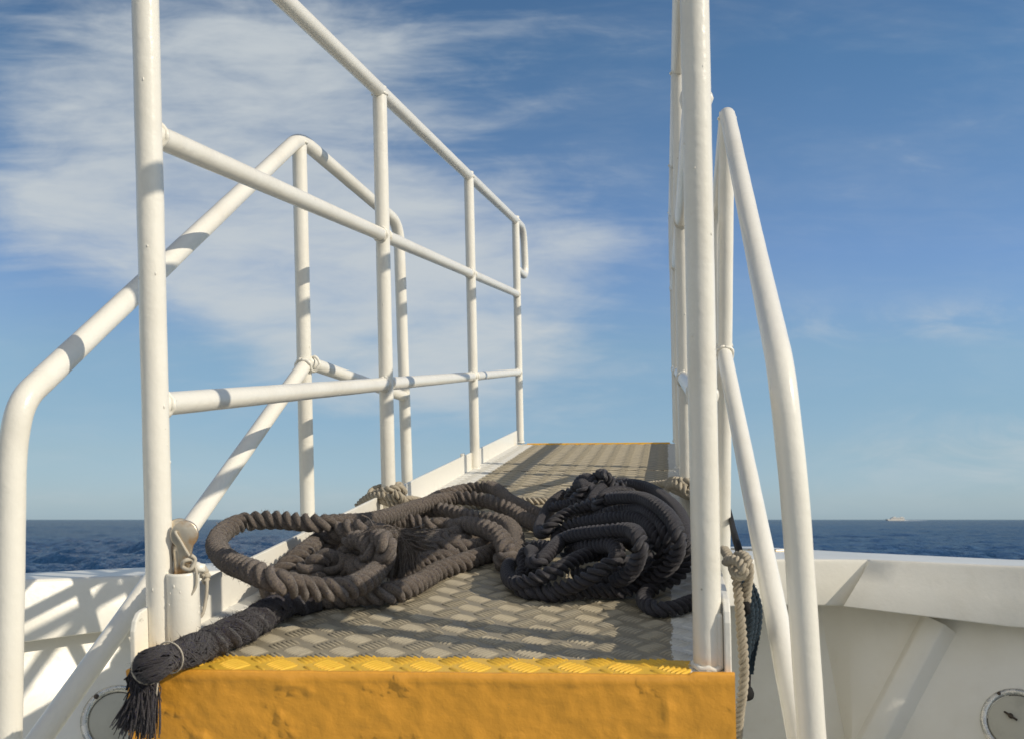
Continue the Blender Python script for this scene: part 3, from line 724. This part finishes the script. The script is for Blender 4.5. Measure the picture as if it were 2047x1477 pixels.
# ------------------------------------------------------------------ ropes
def rope_geo(mb, pts, R, lay=1.55, fuzz=0, fl=.003, fw=.0003, rvar=0.0, phase=0.0, m=14, sr=.525, ends=True):
    step = R*.22; C, s = resample(pts, step); Tn, N, Bn = frames(C); k = len(C)
    Rv = R*(1+rvar*np.array([mnoise.noise(Vector((x*14, phase, 0))) for x in s])) if rvar else np.full(k, R)
    tw = 2*np.pi*s/(lay*2*R)+phase
    tw = tw+.35*np.array([mnoise.noise(Vector((x*9, phase+5, 0))) for x in s])
    a = np.linspace(0, 2*np.pi, m, endpoint=False); strands = []
    for j in range(3):
        ph = tw+2*np.pi*j/3
        cdir_ = N*np.cos(ph)[:, None]+Bn*np.sin(ph)[:, None]; tdir = -N*np.sin(ph)[:, None]+Bn*np.cos(ph)[:, None]
        Cs = C+cdir_*(Rv*.535)[:, None]
        lump = 1+.05*np.array([mnoise.noise(Vector((x*60, j*7.+phase, 1))) for x in s])
        r = Rv*sr*lump
        V = Cs[:, None]+(cdir_[:, None]*np.cos(a)[None, :, None]*1.0+tdir[:, None]*np.sin(a)[None, :, None]*1.0)*r[:, None, None]
        UV = np.stack([np.tile(a*R*.5, (k, 1)), np.tile(s[:, None]*1.8, (1, m))], 2)
        mb.add(V.reshape(-1, 3), tube_faces(k, m, ends), UV.reshape(-1, 2)); strands.append((Cs, cdir_, tdir, r))
    if fuzz:
        n_ = int(fuzz*s[-1]); idx = rng.integers(0, k, n_); js = rng.integers(0, 3, n_); ang = rng.uniform(-1.7, 1.7, n_)
        P = np.zeros((n_, 3)); D = np.zeros((n_, 3)); TT = Tn[idx]
        for j in range(3):
            q = js == j; Cs, c_, t_, r = strands[j]; ii = idx[q]
            d = c_[ii]*np.cos(ang[q])[:, None]+t_[ii]*np.sin(ang[q])[:, None]
            P[q] = Cs[ii]+d*r[ii][:, None]*.97; D[q] = d
        D = D*rng.uniform(.35, 1.1, (n_, 1))+rng.normal(0, .75, (n_, 3)); D /= np.linalg.norm(D, axis=1)[:, None]
        L = fl*rng.uniform(.35, 1.25, (n_, 1))*(1+1.2*(rng.random((n_, 1)) > .96)); Sd = np.cross(D, rng.normal(0, 1, (n_, 3))); Sd /= np.linalg.norm(Sd, axis=1)[:, None]+1e-9
        bend = rng.normal(0, .3, (n_, 3))*L
        V = np.stack([P-Sd*fw, P+Sd*fw, P+D*L*.55+Sd*fw*.7+bend*.25, P+D*L*.55-Sd*fw*.7+bend*.25, P+D*L+bend], 1).reshape(-1, 3)
        F = []
        for i in range(n_): b = 5*i; F.append((b, b+1, b+2, b+3)); F.append((b+3, b+2, b+4))
        mb.add(V, F, np.repeat(rng.random((n_, 2))*.2, 5, axis=0))
def yarns(mb, base, tips, r, n_, spread, tipspread, sag=0.0, curl=.15, m=5, seed=1, blunt=True):
    rr = np.random.default_rng(seed)
    for i in range(n_):
        b0 = base+rr.normal(0, 1, 3)*spread; path = [b0]
        t_ = tips[rr.integers(0, len(tips))]; prev = b0
        off = rr.normal(0, 1, 3)*tipspread; ln = rr.uniform(.5, 1.05)
        for k, q in enumerate(t_):
            f = (k+1)/len(t_); path.append(b0*(0)+np.asarray(q)+ (b0-base)*(1-.3*f)+off*f**1.3+rr.normal(0, 1, 3)*tipspread*curl+np.array([0, 0, -sag*f*f]))
        C, s = resample(path, .004); kk = max(4, int(len(C)*ln)); C = C[:kk]
        add_tube(mb, C, r, m, rfun=r*rr.uniform(.7, 1.2)*np.linspace(1, .85 if blunt else .2, len(C)))

DL = .0163   # left rope radius
def GP(l): return [gw(x, y, h_) for x, y, h_ in l]
Lr = thing('rope_coil', 'fuzzy brown black rope heaped on the left, its big loop hanging over the side', 'rope', GM)
h0 = DL
longp = GP([(1098, 1036, .020), (1066, 1024, .022), (1043, 1012, .024), (1018, 999, .026), (1000, 984, .032), (979, 973, .034), (955, 974, .030), (930, 978, .026), (904, 984, .024),
  (880, 991, .020), (850, 1008, .018), (800, 1030, .017), (760, 1052, .017), (720, 1072, .017), (690, 1086, .018), (662, 1080, .028), (643, 1078, .045), (617, 1097, .050), (596, 1112, .045), (574, 1131, .035), (556, 1150, .024), (541, 1168, .018), (546, 1184, .018),
  (570, 1190, .017), (610, 1192, .017), (650, 1194, .017), (690, 1192, .018), (729, 1187, .022), (774, 1186, .022), (811, 1176, .020), (847, 1158, .018), (871, 1143, .017), (908, 1129, .017), (944, 1117, .017), (981, 1104, .017), (1008, 1094, .017), (1024, 1080, .017), (1008, 1066, .016), (975, 1058, .016)])
backp = GP([(1100, 1058, .018), (1072, 1048, .020), (1045, 1034, .026), (1023, 1020, .034), (990, 1006, .044), (963, 998, .048), (935, 995, .050), (908, 995, .050), (880, 999, .052), (849, 1008, .054), (817, 1018, .058), (786, 1029, .064),
  (755, 1037, .070), (719, 1043, .078), (680, 1045, .084), (640, 1046, .088), (602, 1043, .090), (560, 1039, .092), (524, 1039, .092), (486, 1043, .090), (458, 1055, .086), (440, 1070, .082), (433, 1088, .078), (442, 1108, .078), (462, 1124, .080), (490, 1136, .084), (523, 1149, .084), (560, 1162, .078), (600, 1172, .066), (640, 1177, .058), (680, 1177, .054), (712, 1169, .052), (740, 1153, .052), (757, 1134, .054), (768, 1114, .058), (772, 1097, .064), (766, 1082, .072)])
mb = MB()
FZ = 5200
rope_geo(mb, longp, DL, 1.7, FZ, .0040, rvar=.05, phase=.4)
mb.build('strand', M_brown, Lr)
mb = MB(); rope_geo(mb, backp, DL, 1.7, FZ, .0040, rvar=.05, phase=1.7); mb.build('strand', M_brown, Lr)
mb = MB(); rope_geo(mb, GP([(800, 1046, .020), (826, 1034, .022), (853, 1020, .032), (882, 1019, .038), (917, 1027, .036), (944, 1034, .034), (981, 1039, .034), (1006, 1044, .034), (1024, 1058, .032), (1031, 1078, .030), (1027, 1098, .030), (1016, 1114, .028), (1000, 1122, .017)]), DL, 1.7, FZ, .0038, rvar=.05, phase=2.5); mb.build('strand', M_brown, Lr)
mb = MB(); rope_geo(mb, GP([(900, 1070, .020), (915, 1054, .038), (935, 1049, .050), (958, 1053, .054), (980, 1060, .054), (997, 1071, .050), (1008, 1087, .044), (1013, 1104, .034), (1012, 1117, .018)]), DL*1.05, 1.9, FZ, .0042, rvar=.05, phase=.9); mb.build('strand', M_brown, Lr)
mb = MB(); rope_geo(mb, GP([(720, 1060, .050), (738, 1050, .056), (774, 1044, .050), (811, 1041, .044), (838, 1045, .040), (866, 1050, .036), (892, 1050, .032), (915, 1058, .034), (905, 1070, .038), (880, 1076, .040), (900, 1084, .034), (935, 1082, .020), (962, 1078, .017)]), DL, 1.7, FZ, .0038, rvar=.06, phase=3.1); mb.build('strand', M_brown, Lr)
mb = MB(); rope_geo(mb, GP([(780, 1130, .020), (805, 1117, .024), (835, 1103, .030), (862, 1093, .034), (899, 1094, .032), (926, 1097, .026), (954, 1095, .022), (985, 1087, .020)]), DL*1.12, 2.0, FZ, .0040, rvar=.06, phase=4.4); mb.build('strand', M_brown, Lr)
mb = MB(); rope_geo(mb, GP([(790, 1150, .017), (815, 1136, .018), (835, 1126, .019), (862, 1118, .020), (890, 1116, .018), (915, 1112, .017)]), DL, 1.7, FZ, .0040, rvar=.06, phase=5.1); mb.build('strand', M_brown, Lr)
mb = MB(); rope_geo(mb, GP([(770, 1072, .060), (750, 1064, .072), (729, 1060, .078), (701, 1058, .078), (676, 1063, .070), (660, 1076, .056), (654, 1094, .040), (660, 1112, .024)]), DL*1.12, 1.9, FZ, .0040, rvar=.06, phase=2.0); mb.build('strand', M_brown, Lr)
mb = MB(); rope_geo(mb, GP([(596, 1158, .018), (604, 1146, .030), (626, 1131, .044), (650, 1118, .052), (668, 1117, .052), (677, 1128, .044), (668, 1142, .034), (650, 1156, .024), (625, 1170, .018)]), DL*1.08, 1.9, FZ, .0036, rvar=.05, phase=.1); mb.build('strand', M_brown, Lr)
# overhand knot at the frayed end
mb = MB(); kp = GP([(700, 1150, .030), (696, 1128, .044), (694, 1104, .058), (702, 1084, .076), (720, 1078, .086), (738, 1092, .084), (742, 1112, .072), (728, 1130, .056), (706, 1126, .046), (712, 1102, .058), (732, 1084, .080), (754, 1076, .094), (772, 1086, .094), (772, 1104, .080), (756, 1112, .068), (748, 1098, .080), (764, 1080, .090), (786, 1076, .090)])
rope_geo(mb, kp, DL*.95, 1.9, FZ, .0045, rvar=.08, phase=3.3); mb.build('knot', M_brown, Lr)
mb = MB(); base = gw(784, 1074, .088)
tips = [GP([(805, 1072, .088), (830, 1082, .075), (850, 1092, .06)]), GP([(806, 1078, .085), (822, 1102, .066), (828, 1135, .040)]), GP([(800, 1085, .080), (806, 1115, .058), (805, 1150, .030)]),
        GP([(796, 1088, .075), (790, 1118, .055), (784, 1158, .025)]), GP([(814, 1072, .088), (838, 1078, .085), (868, 1074, .076)]), GP([(796, 1078, .082), (812, 1108, .058), (816, 1145, .03)]), GP([(772, 1066, .1), (752, 1068, .1), (728, 1088, .086)])]
yarns(mb, base, tips, .0007, 700, .006, .0085, curl=.16, seed=3)
add_tube(mb, resample(GP([(752, 1058, .10), (744, 1046, .108), (735, 1034, .112), (722, 1028, .118)]), .002)[0], .0014, 6)
mb.build('tassel', M_brown, Lr)

# right coil
DR = .0112
def GPR(l):
    out = []
    for x, y, h_ in l:
        gy = np.interp(y, [945, 965, 1000, 1030, 1070, 1130, 1190], [.070, .072, .072, .066, .052, .020, 0]); gx = np.interp(x, [1040, 1120, 1300], [.2, .5, 1])
        out.append(gw(x, y, h_+gy*gx))
    return out
Rr = thing('rope_coil', 'smoother navy black rope piled in tight curves on the right of the deck', 'rope', GM)
FR = 500
def R(l, ph, sc=1.0, name='strand'):
    mb = MB(); rope_geo(mb, GPR(l), DR*sc, 1.6, FR, .0020, .00018, rvar=.03, phase=ph, sr=.485); return mb.build(name, M_navy, Rr)
R([(1148, 992, .02), (1175, 976, .03), (1205, 966, .036), (1233, 964, .036), (1258, 966, .036), (1282, 970, .034), (1307, 980, .030), (1330, 996, .028), (1350, 1014, .028), (1364, 1036, .030), (1372, 1060, .032), (1376, 1085, .032), (1376, 1110, .028), (1368, 1134, .024), (1350, 1154, .018), (1326, 1165, .015), (1302, 1176, .014), (1287, 1192, .013), (1294, 1208, .013), (1316, 1217, .013), (1344, 1216, .013), (1372, 1207, .013), (1398, 1198, .013)], .2, 1.04)
R([(1170, 985, .04), (1150, 982, .038), (1128, 987, .034), (1110, 999, .030), (1096, 1015, .028), (1085, 1036, .026), (1078, 1056, .026), (1083, 1064, .030), (1097, 1054, .038), (1120, 1034, .044), (1152, 1018, .048), (1183, 1008, .052), (1208, 1000, .056), (1232, 995, .060), (1256, 994, .062), (1284, 996, .062), (1308, 1007, .062), (1330, 1024, .060), (1347, 1046, .058), (1356, 1072, .054), (1355, 1098, .048), (1345, 1122, .040), (1326, 1144, .030), (1300, 1158, .020), (1276, 1170, .014), (1245, 1180, .013), (1213, 1180, .013), (1180, 1181, .013), (1140, 1185, .013), (1100, 1187, .013), (1064, 1180, .013), (1040, 1160, .016), (1046, 1140, .022)], 1.1, 1.06)
R([(1112, 1078, .018), (1117, 1062, .024), (1135, 1052, .030), (1160, 1045, .034), (1190, 1040, .038), (1220, 1036, .042), (1256, 1034, .044), (1286, 1042, .044), (1306, 1060, .044), (1317, 1084, .042), (1321, 1110, .036), (1314, 1134, .030), (1298, 1154, .022), (1270, 1164, .018)], 2.2, 1.04)
R([(1190, 1034, .030), (1212, 1026, .040), (1245, 1018, .044), (1277, 1018, .048), (1300, 1026, .050), (1320, 1044, .050), (1334, 1068, .048), (1340, 1092, .044), (1336, 1116, .036), (1322, 1136, .026)], 3.0)
R([(1110, 1096, .020), (1120, 1082, .034), (1144, 1070, .044), (1175, 1065, .050), (1210, 1062, .054), (1240, 1059, .056), (1262, 1060, .058), (1276, 1072, .060), (1280, 1092, .058), (1276, 1114, .052), (1266, 1136, .042), (1250, 1152, .032), (1230, 1160, .022)], 4.1, 1.08)
R([(1225, 1078, .020), (1255, 1074, .030), (1280, 1078, .038), (1294, 1092, .042), (1292, 1112, .040), (1280, 1132, .034), (1264, 1146, .026), (1250, 1162, .018), (1232, 1170, .013)], 5.0)
R([(1130, 1112, .018), (1150, 1098, .026), (1172, 1092, .036), (1200, 1090, .042), (1222, 1090, .046), (1234, 1102, .048), (1230, 1118, .048), (1214, 1130, .046), (1196, 1142, .042), (1176, 1154, .036), (1152, 1166, .028), (1122, 1176, .020), (1092, 1180, .014), (1062, 1182, .013), (1040, 1176, .013)], .7, 1.12)
R([(1215, 1108, .020), (1190, 1106, .032), (1166, 1111, .038), (1148, 1119, .040), (1130, 1130, .040), (1108, 1142, .038), (1084, 1151, .034), (1060, 1160, .028), (1038, 1166, .022), (1020, 1158, .018), (1015, 1140, .016), (1024, 1118, .016), (1044, 1099, .018), (1070, 1091, .020), (1100, 1094, .020)], 1.6, 1.10)
R([(1064, 1148, .020), (1048, 1128, .026), (1046, 1110, .034), (1056, 1102, .038), (1066, 1108, .042), (1066, 1122, .044), (1078, 1122, .046), (1094, 1108, .046), (1108, 1092, .044), (1124, 1078, .034), (1150, 1068, .024)], 2.9, 1.05)
R([(1104, 1014, .034), (1120, 1010, .036), (1140, 1007, .038), (1163, 1004, .040), (1178, 1004, .036), (1195, 1010, .028)], 3.7, .98)
R([(1250, 972, .044), (1228, 968, .052), (1206, 974, .056), (1191, 988, .054), (1182, 1002, .048), (1172, 1014, .036)], 4.6, 1.02)
R([(1262, 986, .044), (1238, 982, .056), (1218, 986, .062), (1206, 994, .062), (1198, 1004, .056), (1190, 1016, .04)], 5.6, 1.02)
R([(1134, 1000, .030), (1144, 984, .044), (1154, 970, .058), (1160, 960, .070), (1172, 955, .076), (1184, 963, .070), (1186, 978, .056), (1176, 990, .040)], .3, 1.0, 'knot')
R([(1180, 975, .050), (1188, 958, .070), (1198, 948, .080), (1210, 950, .080), (1220, 961, .066), (1228, 976, .050)], 1.4, 1.0, 'knot')
R([(1206, 975, .052), (1190, 980, .058), (1170, 970, .064), (1152, 972, .060), (1164, 966, .068), (1167, 978, .064), (1154, 992, .052), (1146, 1002, .04)], 2.4, 1.0, 'knot')
R([(1160, 1150, .013), (1190, 1140, .018), (1220, 1140, .022), (1244, 1146, .02), (1262, 1136, .018), (1240, 1120, .018), (1210, 1120, .016)], 3.4)
R([(1140, 1100, .013), (1180, 1080, .013), (1230, 1076, .013), (1280, 1100, .013), (1300, 1130, .013), (1270, 1150, .013), (1200, 1160, .013), (1150, 1145, .013)], 5.4)
R([(1130, 1046, .013), (1170, 1030, .016), (1220, 1020, .022), (1270, 1010, .026), (1300, 1018, .026), (1340, 1060, .022), (1348, 1110, .018)], 2.4)

# frayed, plaited rope end over the yellow corner
DT = .0158
tl = thing('frayed_rope', 'thick ragged navy black rope end tied with twine, draped over the yellow front corner', 'rope', GM)
tp = GP([(640, 1192, .016), (612, 1200, .018), (585, 1206, .021), (560, 1212, .023), (538, 1222, .025), (515, 1238, .025), (492, 1252, .024), (468, 1262, .023), (440, 1274, .022), (410, 1288, .022), (380, 1300, .023), (350, 1310, .026), (326, 1318, .030), (306, 1328, .030)])+[gz(290, 1345, 1.100), gz(283, 1368, 1.088)]
mb = MB()
rope_geo(mb, tp[:6], DT*1.22, 2.6, 9000, .005, .0003, rvar=.3, phase=.5, sr=.54)
rope_geo(mb, tp[4:10], DT*1.15, 2.2, 12000, .0065, .0003, rvar=.32, phase=2.5, sr=.54)
rope_geo(mb, tp[8:-1], DT*.86, 6.0, 12000, .0065, .0003, rvar=.15, phase=1.5, sr=.58)
# yarns lying along the surface
C, s_ = resample(tp, .004); Tn, N_, B_ = frames(C); rr = np.random.default_rng(5)
for i in range(900):
    k0 = rr.integers(0, len(C)-12); ln = rr.integers(10, 22); a0 = rr.uniform(0, 6.28); tw_ = (1 if (k0//14) % 2 else -1)*rr.uniform(.6, 1.0)
    idx = np.arange(k0, min(k0+ln, len(C))); tt = (idx-k0)*.1
    rad_ = DT*(1.0+.15*np.sin(s_[idx]*70)+.07*rr.random())
    P = C[idx]+(N_[idx]*np.cos(a0+tw_*tt*2)[:, None]+B_[idx]*np.sin(a0+tw_*tt*2)[:, None])*rad_[:, None]
    P[0] -= (P[0]-C[idx[0]])*.2; P[-1] -= (P[-1]-C[idx[-1]])*(.2 if rr.random() > .15 else -.12)
    add_tube(mb, P, .0010, 5)
mb.build('plait', M_tail, tl)
mb = MB(); base = C[-14]
tips = [[gz(282, 1378, 1.095), gz(266, 1406, 1.080), gz(240, 1454, 1.075)], [gz(290, 1380, 1.090), gz(280, 1414, 1.075), gz(262, 1464, 1.070)], [gz(294, 1383, 1.085), gz(288, 1419, 1.070), gz(280, 1482, 1.065)],
        [gz(300, 1383, 1.085), gz(300, 1419, 1.070), gz(298, 1474, 1.065)], [gz(286, 1380, 1.090), gz(272, 1410, 1.075), gz(252, 1450, 1.070)], [gz(290, 1380, 1.085), gz(286, 1404, 1.075), gz(290, 1454, 1.065)]]
tips = [[C[-7], C[-2]]+q for q in tips]
yarns(mb, base, tips, .0010, 560, .0045, .0042, curl=.22, seed=8)
yarns(mb, base, tips, .0006, 420, .0055, .0050, curl=.2, seed=9)
mb.build('frayed_end', M_tail, tl)
def whip(pos_i, turns, rad_, tilt):
    mb = MB(); c = C[pos_i]; P = []
    for q in np.linspace(0, 2*math.pi*turns, int(26*turns)):
        P.append(c+(N_[pos_i]*math.cos(q)+B_[pos_i]*math.sin(q))*rad_+Tn[pos_i]*(.0022*q/6.28+tilt*math.cos(q+.6)))
    add_tube(mb, np.array(P), .0009, 6); mb.build('twine', M_cord, tl)
nC = len(C)
whip(nC-22, 2.6, DT*1.2, .004); whip(nC-32, 1.3, DT*1.15, .005)
mb = MB(); add_tube(mb, resample([gz(313, 1335, 1.105), gz(316, 1352, 1.088), gz(314, 1376, 1.080), gz(311, 1398, 1.080)], .003)[0], .0011, 6); mb.build('twine', M_cord, tl)

# beige ropes
DBg = .0098
def bg_rope(name, segs, label, cat='rope', m=M_beige, r=DBg, lay=1.9, fz=1600, fl=.0022, grp=None):
    mb = MB()
    for i, (pts, sc) in enumerate(segs): rope_geo(mb, pts, r*sc, lay, fz, fl, .0002, rvar=.05, phase=i*1.3+.5)
    o = mb.build(name, m); o.matrix_world = GM; return tag(o, label, cat, grp)
# lashing tied round the second left post, crossing the deck under the coils
def ringp(u, v, w0, R_, n_, w1, ph=0.): return [np.array([u+R_*math.cos(ph+q), v+R_*math.sin(ph+q), w0+(w1-w0)*i/(n_-1)]) for i, q in enumerate(np.linspace(0, -2*math.pi*1.5, n_))]
zb = 2.18
seg1 = [gz(716, 1012, 2.22), gz(728, 1000, 2.2), gz(745, 990, 2.17), gz(762, 982, 2.145), gz(782, 978, 2.135), gz(800, 976, 2.15), gz(806, 984, 2.17)]+[np.array([.028, 1.0, .075]), np.array([.01, 1.03, .072]), np.array([-.02, 1.02, .07]), np.array([-.036, 1.0, .066]), np.array([-.034, .97, .058])]
seg2 = [gz(722, 1004, 2.19), gz(745, 992, 2.15), gz(765, 990, 2.13), gz(785, 996, 2.12), gz(802, 1000, 2.12), gz(818, 998, 2.14), gz(832, 1000, 2.18)]+GP([(850, 1004, .012), (880, 1008, .011), (920, 1012, .011), (960, 1008, .011), (1000, 1000, .011), (1032, 1000, .011), (1060, 1001, .011), (1090, 1000, .011), (1140, 995, .011), (1200, 985, .012), (1250, 976, .014), (1290, 972, .020), (1315, 968, .030)])
seg3 = [gz(735, 1006, 2.18), gz(756, 998, 2.15), gz(775, 1003, 2.125), gz(792, 1010, 2.12), gz(806, 1004, 2.12), gz(800, 992, 2.11), gz(786, 984, 2.11)]
bg_rope('lashing_rope', [(seg1, 1.05), (seg2, 1.0), (seg3, .95)], 'beige rope knotted round the second left post and crossing the deck beneath the dark coils')
cR = np.array([W, 1.0, 0])
sg = GP([(1290, 972, .02), (1310, 968, .032), (1332, 966, .040)])+[gz(1352, 962, 2.05), gz(1374, 964, 2.02), np.array([W+.02, .975, .085]), np.array([W+.03, 1.01, .085]), np.array([W, 1.03, .08]), np.array([W-.03, 1.0, .075]), gz(1362, 982, 2.02), gz(1380, 990, 2.0), gz(1400, 985, 2.02)]
sg2 = [gz(1338, 972, 2.07), gz(1352, 968, 2.03), gz(1364, 976, 2.01), gz(1376, 986, 2.0), gz(1384, 980, 2.0), gz(1392, 968, 2.02)]
bg_rope('lashing_rope', [(sg, 1.1), (sg2, 1.1)], 'short beige rope knotted round the second right post beside the navy coil')
# beige rope hanging outside the right plate
zr = 1.215
sA = [gz(1448, 1098, 1.275), gz(1460, 1118, 1.235), gz(1468, 1140, 1.215), gz(1474, 1170, zr), gz(1478, 1210, zr-.01), gz(1482, 1260, zr-.02), gz(1486, 1310, zr-.03), gz(1487, 1350, zr-.03), gz(1484, 1385, zr-.03), gz(1478, 1425, zr-.02), gz(1472, 1500, zr)]
sB = [gz(1452, 1122, 1.235), gz(1466, 1118, 1.210), gz(1480, 1126, 1.195), gz(1487, 1140, 1.185), gz(1480, 1150, 1.195), gz(1468, 1142, 1.215), gz(1466, 1126, 1.235), gz(1476, 1110, 1.245), gz(1490, 1112, 1.225), gz(1497, 1130, 1.205), gz(1496, 1155, 1.210), gz(1493, 1180, 1.215), gz(1491, 1202, 1.215)]
bg_rope('hanging_rope', [(sA, 1.0), (sB, 1.0)], 'beige rope with a fist knot hanging down outside the right plate of the gangway', r=.0066, lay=1.9, fz=500, fl=.0012)
mb = MB(); add_tube(mb, np.array([gz(1491, 1200, 1.215), gz(1490, 1225, 1.215)]), .0062, 16); tapeo = mb.build('tape', M_black); tapeo.parent = bpy.data.objects['hanging_rope']; 
sW = [gz(1474, 1392, 1.235), gz(1480, 1415, 1.225), gz(1486, 1440, 1.225), gz(1492, 1480, 1.225)]
# blue green ropes bunched behind it
segs = []
for i, (dx, zz_) in enumerate(((0, 1.30), (9, 1.31), (-8, 1.29))):
    segs.append(([gz(1492+dx*.3, 1160, zz_), gz(1500+dx, 1190, zz_), gz(1507+dx*.9, 1215, zz_), gz(1506+dx*.9, 1250, zz_), gz(1500+dx*.8, 1285, zz_), gz(1496+dx*.5, 1320, zz_), gz(1494+dx*.4, 1345, zz_)], 1.0))
o = bg_rope('hanging_rope', segs, 'blue green rope strands bunched behind the beige hanging rope on the right', m=M_blue, r=.0062, lay=1.8, fz=2600, fl=.003)
mb = MB(); C2, _ = resample([gz(1438, 880, 2.5), gz(1450, 980, 2.4), gz(1462, 1040, 2.1), gz(1470, 1075, 1.62), gz(1478, 1105, 1.5), gz(1490, 1180, 1.42), gz(1494, 1290, 1.40), gz(1492, 1382, 1.38)], .005)
add_tube(mb, C2, .0062, 10); o = mb.build('black_cord', M_black); gtag(o, 'thin black cord with a ball end hanging behind the beige rope on the right', 'cord')
mb = MB(); add_blob(mb, gz(1492, 1385, 1.36), .0115, (1, 1, 1), .08, 20); o2 = mb.build('ball_end', M_black, o)

# ------------------------------------------------------------------ distant ship and its wake
D = 3000.; sc_ = D/FPX; base = CAM+CW @ (cdir(1791, 1033)*D); bx = base[0]; by = base[1]
shp = thing('ferry_ship', 'tiny white passenger ship far off on the horizon at the right', 'ship', Matrix.Translation((bx, by, 0)))
M_ship = mat('ship white', (.62, .60, .56), .5); M_shipd = mat('ship windows', (.25, .27, .30), .4); M_foam = mat('foam', (.75, .78, .8), .8)
def sbox(nm, x0, x1, z0, z1, m, dy=6, rake=0, par=None):
    mb = MB(); add_prism(mb, [(x0*sc_, z0*sc_), (x1*sc_, z0*sc_), (x1*sc_, z1*sc_), ((x0+rake)*sc_, z1*sc_)], 1, -dy, dy); return bevel(mb.build(nm, m, par or shp), .4)
sbox('hull', -17, 15.5, -1, 3.0, M_ship, 8, -3); su = sbox('superstructure', -12, 15, 3.0, 6.2, M_ship, 7, 3.5)
sbox('window_band', -9.5, 13, 4.2, 5.0, M_shipd, 7.3, .5); sbox('bridge', -7, -1, 6.2, 7.6, M_ship, 5, 1.5); sbox('funnel', 8, 14, 6.2, 7.4, M_ship, 3, .8); sbox('mast', -2.6, -2.2, 7.6, 9.6, M_ship, .3)
mb = MB(); V = []; F = []
kk = 40
for i in range(kk):
    x_ = (16+i*1.15)*sc_; wdt = 4+5*i/kk
    z_ = (1.3*abs(mnoise.noise(Vector((i*.6, 0, 0))))+.25)*(1-i/kk)*sc_*1.4+.25
    V += [(x_, -wdt, .03), (x_, -wdt*.4, z_), (x_, wdt*.4, z_), (x_, wdt, .03)]
for i in range(kk-1):
    for j in range(3): F.append((i*4+j, (i+1)*4+j, (i+1)*4+j+1, i*4+j+1))
mb.add(V, F); o = mb.build('wake_foam', M_foam); o.location = (bx, by, 0); tag(o, 'thin line of white foam trailing to the right of the distant ship', None, None, 'stuff')
S.render.film_transparent = False
bpy.context.view_layer.update()
